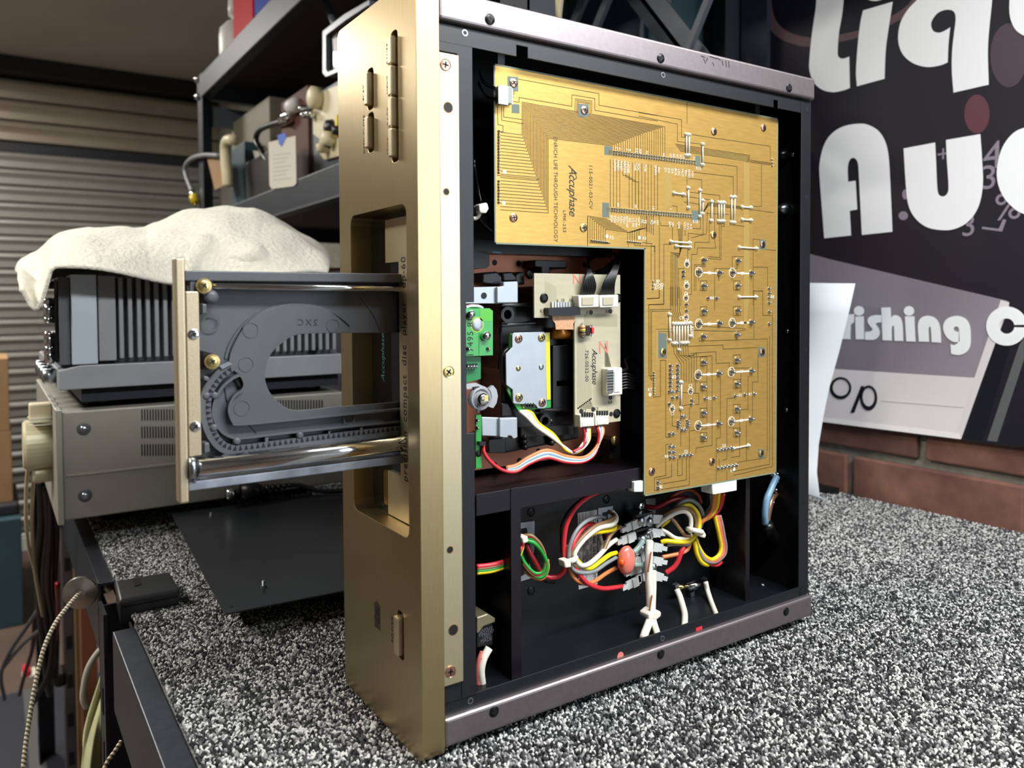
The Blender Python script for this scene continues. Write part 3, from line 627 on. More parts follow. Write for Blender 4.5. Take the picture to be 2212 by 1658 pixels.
t(ZC, (65, 88), (158, 84), (158, 20)); t(ZC, (78, 138), (193, 134), (193, 0)); t(ZC, (78, 138), (78, 690), (110, 690)); t(ZC, (90, 175), (250, 172)); t(ZC, (90, 175), (90, 715), (110, 715)); t(ZC, (100, 188), (228, 186)); t(ZC, (100, 188), (100, 730)); t(ZC, (112, 855), (168, 850), (168, 570), (210, 570), (210, 1168), (250, 1165))
for i in range(6): t(ZC, (245+i*14, 0), (245+i*14, 190), (262+i*14, 235), (262+i*14, 280))
for i in range(7): t(ZC, (270+i*18, 440), (275+i*19, 515+i*4), (330+i*20, 600-i*14), (330+i*20, 740))
t(ZC, (130, 328), (420, 322)); t(ZC, (410, 300), (830, 322)); t(ZC, (150, 345), (260, 345)); t(ZC, (410, 335), (760, 345), (830, 330)); t(ZC, (470, 420), (1000, 402), (1000, 1280), (985, 1330), (770, 1362)); t(ZC, (470, 420), (470, 390)); t(ZC, (380, 460), (655, 450), (655, 482), (925, 470)); t(ZC, (400, 515), (600, 502), (600, 592), (705, 588), (705, 625)); t(ZC, (400, 545), (570, 535), (570, 1230), (445, 1252), (445, 1290))
t(ZC, (928, 520), (928, 735), (885, 738), (885, 1000)); t(ZC, (850, 690), (850, 950), (795, 955)); t(ZC, (635, 690), (635, 1170), (602, 1178), (602, 1510)); t(ZC, (720, 630), (890, 628)); t(ZC, (795, 640), (795, 820)); t(ZC, (440, 825), (467, 825), (467, 912), (440, 912)); t(ZC, (685, 868), (685, 1340), (655, 1345)); t(ZC, (685, 868), (740, 860)); t(ZC, (785, 960), (785, 1315), (720, 1325)); t(ZC, (838, 1050), (838, 1345)); t(ZC, (530, 540), (530, 1100), (400, 1118)); t(ZC, (440, 690), (440, 825))
for y in (185, 575, 770, 975, 1165): t(ZC, (477, y-32), (530, y-34), (530, y+36), (477, y+38), (477, y-32))
for y in (185, 560, 750, 945, 1130): t(ZC, (735, y-32), (790, y-34), (790, y+34), (735, y+36), (735, y-32))
t(ZC, (590, 0), (590, 180)); t(ZC, (1018, 380), (1018, 1378), (710, 1440)); t(ZC, (1040, 200), (1040, 1395), (740, 1465)); t(ZC, (210, 1225), (255, 1222)); t(ZC, (210, 1225), (210, 1465), (122, 1483), (122, 1583), (393, 1540), (393, 940)); t(ZC, (255, 1370), (255, 1475), (138, 1500)); t(ZC, (302, 1340), (302, 1468), (338, 1462), (338, 1335)); t(ZC, (370, 1330), (370, 1500), (190, 1530)); t(ZC, (325, 950), (325, 1240)); t(ZC, (260, 960), (260, 1080), (300, 1085)); t(ZC, (685, 1440), (685, 1500)); t(ZC, (625, 1340), (625, 1390)); t(ZC, (965, 28), (965, 218), (1030, 220)); t(ZC, (895, 30), (965, 28)); t(ZC, (895, 30), (895, 400)); t(ZC, (340, 820), (440, 825)); t(ZC, (330, 925), (400, 912))
ribbons(T, 1, YP, .00040, 'etched_trace', M['trace'], pcb)['kind'] = 'stuff'
# screws on the board
for k, px, py in (('copper', 1109, 179), ('copper', 1262, 238), ('copper', 1542, 284), ('copper', 1649, 276), ('copper', 1109, 470), ('brass', 1260, 492), ('brass', 1541, 507), ('copper', 1647, 528), ('brass', 1432, 760), ('copper', 1646, 760), ('brass', 1644, 979), ('copper', 1538, 997), ('copper', 1408, 1018)):
    screw(k, at(px, py, 1, YP), pcb)
# solder joints
def sld(name, r, h):
    b = MB().lathe([(r, 0), (r*.82, -h*.2), (r*.45, -h*.55), (r*.3, -h*.95), (r*.1, -h)], (0, 0, 0), 1, 10); return b.mesh(name, [M['solder']], Vector((0, 0, 0)))
SJ = [sld('solder_joint', .0030, .0042), sld('solder_joint', .0019, .0024), sld('solder_joint', .0012, .0014)]
big = [(ZB_, 505, 1305), (ZB_, 770, 1310), (ZB_, 466, 1397), (ZB_, 625, 1402), (ZB_, 728, 1402), (ZB_, 875, 1404), (ZB_, 505, 1505), (ZB_, 768, 1502),
       (ZC, 505, 188), (ZC, 768, 183), (ZC, 466, 286), (ZC, 625, 280), (ZC, 726, 278), (ZC, 875, 272), (ZC, 500, 384), (ZC, 762, 370), (ZC, 502, 586), (ZC, 762, 566), (ZC, 462, 682), (ZC, 622, 670), (ZC, 722, 660), (ZC, 876, 650), (ZC, 500, 775), (ZC, 762, 752), (ZC, 502, 978), (ZC, 764, 946), (ZC, 462, 1078), (ZC, 620, 1060), (ZC, 720, 1045), (ZC, 870, 1024), (ZC, 500, 1168), (ZC, 762, 1132)]
mid = [(ZB_, 375, 1333), (ZB_, 372, 1502), (ZB_, 367, 1597), (ZB_, 538, 1600), (ZB_, 606, 1600), (ZB_, 1014, 1525), (ZB_, 1014, 1560), (ZB_, 1014, 1597), (ZB_, 1014, 1634), (ZB_, 345, 1395), (ZB_, 345, 1430),
       (ZC, 368, 235), (ZC, 1015, 190), (ZC, 1015, 285), (ZC, 402, 808), (ZC, 515, 868), (ZC, 588, 860), (ZC, 750, 845), (ZC, 825, 835), (ZC, 900, 828), (ZC, 260, 945), (ZC, 150, 1520), (ZC, 150, 1560), (ZC, 855, 1232)]
mid += [(ZC, 245, 612+i*32) for i in range(6)]+[(ZC, 302, 610+i*32) for i in range(6)]+[(ZC, 620+i*28, 1408-i*5) for i in range(6)]+[(ZC, 618+i*26, 1268-i*5) for i in range(5)]+[(ZC, 322+i*28, 1312-i*3) for i in range(4)]
mid += [(ZC, 306, 1048+i*20) for i in range(3)]+[(ZC, 378, 1040+i*20) for i in range(3)]+[(ZC, 240, 1142), (ZC, 268, 1140), (ZC, 242, 1240), (ZC, 268, 1240), (ZC, 240, 1285), (ZC, 270, 1282), (ZC, 245, 1325), (ZC, 272, 1322), (ZC, 335, 1005), (ZC, 355, 1003), (ZC, 335, 1110), (ZC, 358, 1108), (ZC, 412, 880), (ZC, 408, 910), (ZC, 238, 812), (ZC, 262, 812), (ZC, 298, 805), (ZC, 262, 862), (ZC, 300, 855), (ZC, 238, 910), (ZC, 370, 135), (ZC, 370, 185), (ZC, 402, 382)]
tiny = [(ZC, 115, 662+i*21) for i in range(9)]+[(ZB_, 108, 1470), (ZB_, 108, 1498), (ZB_, 108, 1525), (ZB_, 1035, 520), (ZB_, 1035, 545), (ZB_, 1035, 570)]
for lst, me in ((big, SJ[0]), (mid, SJ[1])):
    for o, x, y in lst: place('solder_joint', me, at(o[0]+x/ZS, o[1]+y/ZS, 1, YP), pcb, (0, random.random()*6, 0))
M['pinfield'] = mat('pin_field', (120, 108, 70), .5)
pins = MB()
def pin(px, py, r=.0008):
    p = at(px, py, 1, YP); pins.lathe([(r, 0), (r*.7, -.0009), (r*.3, -.0016)], p, 1, 6)
for o, x, y in tiny: pin(o[0]+x/ZS, o[1]+y/ZS, .001)
for i in range(33):
    f_ = i/32
    for d in (-3.2, 3.2): pin(1326+f_*174, 330+f_*21+d); pin(1322+f_*170, 453+f_*13+d)
for i in range(9): pin(1278+i*4.3, 519+i*.5, .001)
for i in range(7): pin(1356+i*4.5, 521+i*.5, .001)
for i in range(15): pin(1077, 283+i*6.4, .0011)
for i in range(8): pin(1077, 391+i*6.6, .0011)
pins.build('connector_pins', M['solder'], pcb)['kind'] = 'stuff'
for a, b_ in (((1314, 328), (1503, 351)), ((1310, 452), (1496, 466))):
    p, q = Vector(at(*a, 1, YP)), Vector(at(*b_, 1, YP)); d = (q-p).normalized(); u_ = Vector((-d.z, 0, d.x))
    MB().obox((p+q)/2+Vector((0, -.00006, 0)), d*(q-p).length/2, u_*.0014, (0, .00006, 0)).build('pin_field', M['pinfield'], pcb)
# white jumper outlines
def jump(o, x0, y0, x1, y1):
    a, c = at(o[0]+x0/ZS, o[1]+y0/ZS, 1, YP-.0006), at(o[0]+x1/ZS, o[1]+y1/ZS, 1, YP-.0006)
    b = MB().tube([a, c], .00075, 6)
    for p in (a, c): b.lathe([(.0020, .0006), (.0016, -.0002), (.0008, -.0016), (.0002, -.0018)], p, 1, 8)
    b.build('jumper_wire', M['silk'] if random.random() < .01 else M['jump'], pcb)
M['jump'] = mat('jumper', (222, 220, 206), .3, .25)
for j in ((ZB_, 370, 325, 370, 488), (ZB_, 392, 328, 390, 488), (ZB_, 497, 402, 497, 562), (ZB_, 385, 742, 385, 895), (ZB_, 478, 762, 475, 965), (ZB_, 500, 840, 496, 942), (ZB_, 570, 848, 565, 995), (ZB_, 624, 855, 622, 1000), (ZB_, 644, 856, 642, 1000), (ZB_, 665, 856, 662, 1000), (ZB_, 722, 812, 722, 1008), (ZB_, 748, 812, 744, 1010), (ZB_, 275, 782, 348, 792), (ZB_, 808, 890, 875, 895), (ZB_, 808, 988, 875, 993), (ZB_, 252, 1160, 398, 1170), (ZB_, 290, 1195, 398, 1203), (ZB_, 786, 1205, 918, 1213), (ZB_, 783, 1590, 914, 1590),
          (ZC, 240, 212, 240, 412), (ZC, 272, 285, 270, 438), (ZC, 296, 285, 292, 436), (ZC, 316, 285, 314, 488), (ZC, 338, 285, 336, 434), (ZC, 360, 283, 358, 434), (ZC, 382, 282, 380, 432), (ZC, 404, 280, 402, 380), (ZC, 332, 740, 328, 942), (ZC, 735, 1255, 855, 1232)): jump(*j)
sl = []
for o, a, b_, c, d in ((ZB_, 490, 1400, 605, 1405), (ZB_, 750, 1403, 860, 1408), (ZC, 488, 287, 606, 284), (ZC, 745, 280, 858, 276), (ZC, 484, 682, 602, 675), (ZC, 740, 660, 858, 653), (ZC, 484, 1078, 602, 1066), (ZC, 738, 1044, 852, 1030)): sl.append(Z(o, [(a, b_), (c, d)]))
ribbons(sl, 1, YP, .0011, 'silk_line', M['silk'], pcb)
rings = MB()
for o, x, y, r in ((ZB_, 466, 1397, .0042), (ZB_, 728, 1402, .0042), (ZC, 466, 286, .0042), (ZC, 726, 278, .0042), (ZC, 462, 682, .0042), (ZC, 720, 660, .0042), (ZC, 462, 1078, .0042), (ZC, 720, 1045, .0042), (ZB_, 375, 1333, .003), (ZB_, 372, 1502, .003), (ZB_, 367, 1597, .003), (ZC, 368, 235, .003), (ZC, 402, 808, .003), (ZC, 260, 945, .003)):
    p = P(o[0]+x/ZS, o[1]+y/ZS); rings.plate(circ(*p, r, 18), 1, YP-.0001, YP, [circ(*p, r-.0005, 18)])
rings.build('silk_ring', M['silk'], pcb)
# board lettering
DN, RX = (0, 0, -1), (1, 0, 0)
def ptext(s, px, py, size, m='silkdark', sh=0., sp=1., xs=1., right=DN, up=RX): return text('board_text', s, at(px, py, 1, YP-.0001), right, up, size, M[m], pcb, .00005, sh, sp, xs)
ptext('ENRICH LIFE THROUGH TECHNOLOGY', 1200, 409, .0045, sp=1.05, xs=.86)
ptext('Accuphase', 1237, 412, .0098, sh=.35, sp=.9, xs=.90)
sw = [P(1228, 358), P(1233, 362), P(1242, 374), P(1245, 384), P(1240, 388)]
ribbons([[(p.x, p.y) for p in crom([(a, b_, 0) for a, b_ in sw], 5)]], 1, YP, .0005, 'board_text', M['silkdark'], pcb)
ptext('115-0021-03-CV', 1276, 403, .0042, sp=1.1); ptext('LMK-253', 1219, 478, .0038, sp=1.1)
names1 = ['DISK', 'C.K', 'KRST', 'RAD1', 'MRFCK', 'GND1', 'TNK', 'FOC']; 
for i, s in enumerate(['LDON', 'MAD1', 'KNJD', 'MRFCK', 'HOISE', '', 'TNK', 'FOC', '', 'PDK', '', '', 'EMPH', 'IN1', '', 'D1', 'D2', 'D3', 'BCK', 'LRC', 'MUT', 'REV', 'GND', '+5V']):
    if s: ptext(s, 1328+i*7.3, 351+i*.9+len(s)*1.4, .0031, 'silk', xs=.95)
for i, s in enumerate(['', 'C', 'K', '', 'P', 'B', '', 'E.C', 'DIP', '', '32', '', '', '', '', '30', '', 'ST', 'SD', 'SY', 'SC', '10', '', '', 'CL']):
    if s: ptext(s, 1324+i*7.3, 319+i*.95, .0028, 'silk', xs=.9)
for i, s in enumerate(['SQ+', 'TD+', 'TD-', 'TD+', 'TD+', 'SSTOP', 'SG', '+2.5V', '+2.5V', 'GCV', 'FE', 'TE', '', 'FD', 'SL', 'M1', '', '', '', 'SP+', 'SP-', '', 'OPE', '', 'CLO', 'A+5', 'A-5']):
    if s: ptext(s, 1321+i*6.6, 469+i*.6+len(s)*1.4, .0031, 'silk', xs=.95)
for i, s in enumerate(['30', '20', '10', '1']): ptext(s, 1333+i*38+2, 442+i*3.2, .003, 'silk')
H = dict(right=(1, 0, 0), up=(0, 0, 1))
for o, x, y, s in ((ZB_, 548, 1404, 'C8'), (ZB_, 805, 1408, 'C7'), (ZC, 548, 287, 'C6'), (ZC, 802, 278, 'C5'), (ZC, 542, 680, 'C3'), (ZC, 798, 656, 'C4'), (ZC, 540, 1072, 'C1'), (ZC, 796, 1038, 'C2'), (ZB_, 150, 1470, 'RF'), (ZB_, 155, 1497, 'AGND'), (ZB_, 155, 1523, 'A+5V'), (ZC, 330, 240, 'C9'), (ZC, 665, 1235, 'D2'), (ZC, 370, 1280, 'D1'), (ZC, 725, 1432, 'K1'), (ZC, 262, 985, 'C1'), (ZC, 402, 768, 'C3'), (ZC, 570, 86, 'R4'), (ZC, 552, 866, 'R2'), (ZC, 788, 842, 'R3'), (ZC, 868, 834, 'R1'), (ZB_, 465, 592, 'K11'), (ZB_, 440, 1005, 'K10'), (ZC, 85, 800, 'K7'), (ZC, 215, 1318, 'R8'), (ZB_, 376, 1308, 'C4'), (ZB_, 370, 1475, 'C4'), (ZB_, 368, 1565, 'C6'), (ZC, 1040, 75, 'K8'), (ZC, 275, 700, 'K5'), (ZC, 175, 1555, 'J2')):
    ptext(s, o[0]+x/ZS, o[1]+y/ZS, .0036, 'silk', **H)
for px, py, s in ((1321, 513, 'K5'), (1392, 515, 'K4')): ptext(s, px, py, .0034, 'silk', **H)
for px, py in ((1311, 510), (1381, 513), (1404, 852), (1586, 1013), (1425, 1052), (1090, 371), (1088, 438)): MB().plate(circ(*P(px, py), .0014, 12), 1, YP-.0001, YP).build('silk_dot', M['silk'], pcb)
ptext('RESET', 1495, 717, .0036, 'silk')
ptext('RST BUSY', 1467, 722, .003, 'silk')
# white wire plug at the upper left corner of the board
cn = bevel(MB().box(*[v for v in (at(1071, 186, 1, YP).x, at(1097, 186, 1, YP).x)], YP-.0055, YP-.0001, at(1080, 226, 1, YP).z, at(1080, 188, 1, YP).z).build('corner_connector', mat('grey_connector', (150, 158, 152), .5), pcb), .0006)
p = at(1086, 205, 1, YP-.0055); MB().box(p.x-.0035, p.x+.004, p.y-.0003, p.y+.0001, p.z-.006, p.z+.006).build('connector_window', M['zincbright'], pcb)
for i in range(4):
    p = at(1099, 192+i*9, 1, YP-.002); MB().obox(p, (.0028, 0, -.0006), (0, .0006, 0), (0, 0, .0011)).build('connector_leg', M['solder'], pcb)
for i, q in enumerate((((1073, 190), (1050, 178), (1039, 165), (1036, 152)), ((1073, 193), (1052, 186), (1040, 172), (1037, 160)), ((1073, 212), (1050, 205), (1040, 190), (1034, 176)), ((1073, 216), (1052, 210), (1044, 200), (1032, 180)))):
    MB().tube(crom([at(x, y, 1, YP-.002+k*.008) for k, (x, y) in enumerate(q)], 6), .0005, 6).build('thin_wire', M['w_black'], pcb)
# light plugs on the lower edge
w4 = [at(1534, 1043, 1, .017), at(1588, 1035, 1, .017), at(1588, 1058, 1, .017), at(1536, 1067, 1, .017)]
bevel(MB().plate([(v.x, v.z) for v in w4], 1, .015, .028).build('power_plug', M['whiteplug'], PL), .0008)
w5 = [at(1368, 1040, 1, .017), at(1391, 1037, 1, .017), at(1391, 1062, 1, .017), at(1368, 1062, 1, .017)]
bevel(MB().plate([(v.x, v.z) for v in w5], 1, .016, .026).build('side_plug', M['whiteplug'], PL), .0008)

# ================================================================== drive mechanism seen through the window of the board
ZD, SD = (990, 530), 3.188
def D(x, y, d): return at(ZD[0]+x/SD, ZD[1]+y/SD, 1, d)
def D2(pts, d): return [(lambda q: (q.x, q.z))(D(x, y, d)) for x, y in pts]
def dplate(name, pts, d, th, m, parent, bev=0.): 
    o = MB().plate(D2(pts, d), 1, d, d+th).build(name, m, parent)
    return bevel(o, bev) if bev else o
YK = .076
MB().plate([(.0300, .1560), (.2250, .1560), (.2250, .3240), (.0300, .3240)], 1, YK, YK+.0015).build('copper_plate', M['copper'], PL)
for x, y in ((250, 118), (415, 123), (505, 123), (870, 135), (420, 1480), (250, 1510), (550, 1415), (870, 1440), (1000, 185)):
    p = D(x, y, YK); MB().plate(circ(p.x, p.z, .0022, 12), 1, YK-.0002, YK).build('plate_hole', M['pit'], PL)
MB().box(.0405, .2030, .060, .0600+.016, .3155, .3250).build('window_frame', M['blackplastic'], PL)
dplate('bracket', [(105, 40), (215, 60), (215, 140), (195, 158), (105, 158)], .055, .02, M['black'], PL)
# mechanism base: a moulded black frame
YM = .045
DM = empty('drive_mechanism', (.12, YM, .16), parent=PL)
dplate('base', [(290, 400), (540, 400), (540, 280), (820, 290), (830, 1330), (760, 1345), (330, 1430), (210, 1420), (205, 1330), (305, 1290), (305, 900), (280, 850), (290, 700)], YM, .030, M['blackplastic'], DM, .0015)
for q in ([(295, 400), (520, 395), (520, 420), (295, 425)], [(300, 540), (540, 520), (540, 545), (300, 562)], [(650, 690), (770, 680), (770, 1120), (650, 1130)], [(670, 930), (800, 920), (800, 965), (670, 972)], [(560, 1125), (800, 1115), (800, 1140), (560, 1150)], [(430, 1250), (800, 1235), (800, 1300), (430, 1320)], [(205, 1335), (330, 1320), (330, 1430), (210, 1430)], [(300, 1085), (345, 1085), (400, 1180), (300, 1180)]):
    dplate('rib', q, YM-.004, .006, M['blackplastic'], DM, .0008)
for x, y, r in ((330, 475, .0055), (588, 1205, .005)):
    p = D(x, y, YM-.004); MB().plate(circ(p.x, p.z, r, 20), 1, YM-.006, YM, [circ(p.x, p.z, r*.6, 20)]).build('boss', M['blackplastic'], DM)
for x, y in ((460, 1320), (460, 1355), (465, 1390), (640, 1290), (645, 1325), (648, 1360), (640, 1210)):
    p = D(x, y, YM-.005); MB().lathe([(.0022, .006), (.0020, 0), (.0010, -.001)], p, 1, 10).build('post', M['blackplastic'], DM)
# black clips above
for q in ([(165, 190), (270, 178), (300, 205), (300, 270), (280, 280), (165, 260)], [(300, 185), (370, 180), (400, 210), (400, 245), (310, 250)], [(395, 195), (430, 180), (450, 180), (460, 270), (395, 270)]): dplate('clip', q, .040, .018, M['blackplastic'], DM, .0012)
dplate('upper_clip', [(525, 100), (752, 105), (752, 160), (635, 158), (635, 200), (570, 200), (570, 155), (525, 150)], .060, .02, M['blackplastic'], DM, .001)
screw('black', D(490, 200, .050), DM)
# zinc brackets
def zbr(o, pts_a, pts_b):
    b = MB().plate(D2(pts_a, .0335), 1, .0335, .0355).build('zinc_bracket', M['zincbright'], DM); bevel(b, .0006)
    b2 = MB().plate(D2(pts_b, .0310), 1, .0310, .0355).build('zinc_bracket', M['zincbright'], DM); bevel(b2, .0012)
zbr(0, [(42, 288), (290, 282), (290, 400), (42, 400)], [(268, 285), (310, 280), (310, 250), (405, 246), (413, 256), (413, 395), (268, 398)])
zbr(0, [(160, 1180), (300, 1185), (300, 1315), (165, 1310)], [(285, 1188), (408, 1184), (410, 1320), (380, 1332), (365, 1312), (345, 1310), (340, 1322), (285, 1316)])
screw('small', D(66, 345, .0333), DM); p = D(177, 345, .0333); MB().plate(circ(p.x, p.z, .0022, 12), 1, .0331, .0334).build('bracket_hole', M['pit'], DM)
# green boards by the loading motor
YG = .0300
gb = dplate('green_board', [(47, 432), (215, 432), (238, 450), (238, 755), (50, 762)], YG, .0016, M['greenpcb'], DM)
MB().tube(crom([D(x, y, YG+.002) for x, y in ((48, 428), (90, 418), (140, 420), (172, 432))], 5), .0012, 6).build('board_edge_wire', M['solder'], gb)
dplate('pale_patch', [(150, 436), (212, 436), (235, 452), (235, 520), (150, 520)], YG-.0001, .0001, mat('light_green', (80, 176, 50), .35), gb)
p = D(130, 545, YG); MB().plate(circ(p.x, p.z, .0052, 20), 1, YG-.0001, YG).build('pad', mat('pad_yellowgreen', (150, 190, 60), .4), gb); MB().lathe([(.0044, 0), (.004, -.0006), (.002, -.0008)], p, 1, 18).build('rivet', M['zincbright'], gb)
for x, y, x2, y2 in ((68, 455, 95, 500), (172, 600, 205, 648)):
    a, c = D(x, y, YG-.001), D(x2, y2, YG-.001); MB().tube([a, a.lerp(c, .25), a.lerp(c, .75), c], [.0016, .0035, .0034, .0014], 10).build('solder_blob', M['solder'], gb)
for x, y in ((66, 712), (205, 712)): place('solder_joint', SJ[1], D(x, y, YG), gb)
text('board_text', '17495 RU', D(85, 620, YG-.0001), (0, 0, 1), (-1, 0, 0), .0065, M['ink'], gb, .00005, 0, 1.1)
ribbons([D2([(142, 590), (142, 752)], YG), D2([(60, 760), (60, 690)], YG)], 1, YG, .0005, 'board_trace', mat('dark_green', (20, 96, 44), .4), gb)
gb2 = dplate('green_board', [(48, 765), (155, 765), (155, 918), (48, 945)], YG+.004, .0016, mat('green_board_b', (24, 122, 66), .4), DM)
dplate('pin_header', [(46, 818), (132, 812), (132, 846), (46, 850)], YG+.0015, .003, M['blackplastic'], gb2)
for i in range(4): place('solder_joint', SJ[1], D(58+i*20, 832, YG+.0015), gb2)
gb3 = dplate('green_board', [(122, 1165), (158, 1165), (160, 1530), (122, 1536)], YG+.002, .0016, M['greenpcb'], DM)
for y in (1205, 1255): place('solder_joint', SJ[1], D(128, y, YG+.002), gb3)
screw('small', D(138, 1432, YG+.002), gb3)
dplate('wire_socket', [(150, 1352), (190, 1352), (190, 1378), (150, 1378)], YG-.002, .004, M['blackplastic'], gb3)
# clear gear lever with its bright hub
cl = DM
g = D2([(50, 955), (120, 945), (190, 975), (215, 1000), (205, 1030), (185, 1010), (160, 985), (110, 985), (60, 990)], .032); MB().plate(g, 1, .032, .035).build('clear_lever', M['clear'], cl)
g = D2([(205, 985), (235, 962), (258, 990), (268, 1035), (258, 1085), (235, 1118), (195, 1105), (215, 1080), (228, 1040), (220, 1005)], .032); MB().plate(g, 1, .031, .034).build('clear_sector', M['clear'], cl)
p = D(152, 1055, .030); MB().lathe([(.0078, .004), (.0078, -.001), (.0066, -.0015), (.0064, .001), (.0052, .001), (.0050, -.003), (.002, -.004)], p, 1, 24).build('lever_hub', M['clear'], cl)
MB().lathe([(.0044, -.001), (.0042, -.0050), (.002, -.0056)], p, 1, 18).build('hub_cap', M['chrome'], cl)
MB().box(p.x-.0008, p.x+.0024, p.y-.0062, p.y-.004, p.z-.001, p.z+.003).build('hub_tab', M['brass'], cl)
MB().tube([D(140, 1085, .030), D(132, 1150, .030)], .0012, 8).build('lever_pin', M['clear'], cl)
dplate('lever_stop', [(105, 975), (145, 970), (148, 992), (110, 998)], .0305, .002, M['blackplastic'], cl)
# optical pick-up cover plate
YU = .0345
dplate('pickup_board', [(360, 605), (630, 598), (638, 1115), (415, 1140), (385, 1090), (340, 1000)], YU+.002, .002, M['greenpcb'], DM)
dplate('pickup_film', [(600, 600), (630, 598), (636, 1060), (610, 1062)], YU+.0012, .001, M['yellowpcb'], DM)
pk = dplate('pickup_plate', [(372, 612), (385, 600), (590, 594), (604, 606), (610, 1105), (592, 1122), (548, 1120), (532, 1095), (395, 1090), (378, 1085), (375, 992), (332, 960), (328, 745), (372, 700)], YU, .0012, M['zincbright'], DM, .0003)
for k, x, y in (('copper', 415, 642), ('brass', 573, 634), ('brass', 418, 1047), ('copper', 577, 1082)): screw(k, D(x, y, YU), pk)
p = D(413, 846, YU); MB().lathe([(.0020, 0), (.0018, -.0004), (.0005, -.0005)], p, 1, 16).build('pivot', M['brass'], pk)
p = D(571, 836, YU); MB().lathe([(.0022, 0), (.0018, -.0005), (.0005, -.0004)], p, 1, 14).build('pivot', M['zinc'], pk)
dplate('pickup_socket', [(448, 1086), (530, 1083), (530, 1112), (448, 1118)], YU+.0005, .002, M['yellowpcb'], DM)
for i in range(4): p = D(462+i*18, 1102, YU+.0004); MB().obox(p, (.0009, 0, .0009), (0, .0004, 0), (.0012, 0, -.0012)).build('socket_pin', M['ink'], DM)
MB().tube(crom([D(x, y, .040) for x, y in ((355, 700), (310, 745), (298, 830), (305, 910), (330, 970))], 6), .0018, 8).build('rubber_band', M['blackplastic'], DM)
# brown flex from the pick-up to the small board
MB().tube([D(640, 605, .040), D(780, 605, .040)], .0042, 14).build('flex_roll', M['amberfilm'], DM)
YQ = .0300
dplate('flex_cable', [(648, 484), (803, 484), (800, 520), (792, 540), (795, 578), (672, 578), (668, 535), (650, 515)], YQ-.003, .0006, M['flex'], DM)
# small cream board with plugs
sb = dplate('connection_board', [(522, 190), (1115, 202), (1117, 1208), (803, 1250), (800, 500), (524, 497)], YQ, .0016, M['beige'], PL)
bl = []
for i in range(9): bl.append(D2([(600+i*9, 250+i*5), (600+i*9, 420)], YQ)); bl.append(D2([(825+i*11, 560+i*30), (825+i*11, 1120-i*8), (930-i*3, 1125-i*8)], YQ)); bl.append(D2([(1010+i*5, 660+i*20), (1010+i*5, 830)], YQ)); bl.append(D2([(870, 470+i*10), (1090, 475+i*10)], YQ))
ribbons(bl, 1, YQ, .0012, 'board_trace', M['beigeline'], sb)
for x, y in ((589, 361), (1098, 362), (1090, 1155)): screw('black', D(x, y, YQ), sb)
for x, y in ((603, 452), (914, 460), (1048, 453), (846, 1140), (928, 1128), (1047, 1046), (1052, 1160)): p = D(x, y, YQ); MB().plate(circ(p.x, p.z, .0018, 14), 1, YQ-.0001, YQ).build('silk_dot', M['ink'], sb)
def btext(s, x, y, size, right=(1, 0, 0), up=(0, 0, 1), m='ink', **k): return text('board_text', s, D(x, y, YQ-.0001), right, up, size, M[m], sb, .00005, **k)
for s, x, y in (('6', 683, 380), ('10', 719, 378), ('16', 775, 378), ('K1', 578, 452), ('K5', 896, 460), ('K6', 1028, 455), ('K2', 866, 1138), ('K3', 950, 1126), ('K4', 1045, 1080)): btext(s, x, y, .0034)
btext('Accuphase', 938, 832, .0072, DN, RX, shear=.35, space=.9, xs=.92); btext('726-0032-00', 884, 828, .0046, DN, RX, space=1.1, xs=.9)
for x, y, sz in ((815, 235, .0105), (1000, 705, .0135)): btext('N', x, y, sz, m='redink')
for x0, x1 in ((818, 960), (962, 1095)):
    c = bevel(MB().plate(D2([(x0, 342), (x1, 338), (x1, 424), (x0+6, 428)], YQ-.006), 1, YQ-.0075, YQ).build('white_plug', M['white'], sb), .0008)
    MB().plate(D2([(x0+32, 358), (x1-30, 356), (x1-30, 408), (x0+32, 410)], YQ-.0076), 1, YQ-.0082, YQ-.0074).build('plug_window', M['beige'], sb)
MB().plate(D2([(618, 430), (832, 420), (836, 478), (650, 486), (618, 478)], YQ-.005), 1, YQ-.006, YQ).build('flex_socket', M['blackplastic'], sb)
for i in range(9): p = D(648+i*19, 410, YQ-.001); MB().obox(p, (.0007, 0, 0), (0, .0007, 0), (0, 0, .0022)).build('socket_leg', M['solder'], sb)
c = bevel(MB().plate(D2([(1022, 848), (1120, 838), (1122, 1025), (1026, 1035)], YQ-.006), 1, YQ-.0075, YQ).build('white_plug', M['white'], sb), .0008)
MB().plate(D2([(1072, 868), (1110, 866), (1112, 1005), (1074, 1008)], YQ-.0076), 1, YQ-.0082, YQ-.0074).build('plug_window', M['whiteplug'], sb)
for i in range(8): p = D(1044, 868+i*19, YQ-.0078); MB().obox(p, (.0030, 0, 0), (0, .0006, 0), (0, 0, .0013)).build('plug_contact', M['solder'], sb)
for x0, x1, y0 in ((832, 930, 1160), (935, 1030, 1148)):
    bevel(MB().plate(D2([(x0, y0+6), (x1, y0), (x1+2, y0+82), (x0+4, y0+92)], YQ-.006), 1, YQ-.0070, YQ).build('white_plug', M['white'], sb), .0006)
    for i in range(5): p = D(x0+22+i*17, y0+4, YQ-.0072); MB().obox(p, (.0008, 0, 0), (0, .0003, 0), (0, 0, .0016)).build('plug_slit', M['pit'], sb)
    MB().plate(D2([(x0+22, y0+55), (x1-12, y0+50), (x1-12, y0+78), (x0+22, y0+84)], YQ-.0071), 1, YQ-.0074, YQ-.007).build('plug_window', M['whiteplug'], sb)
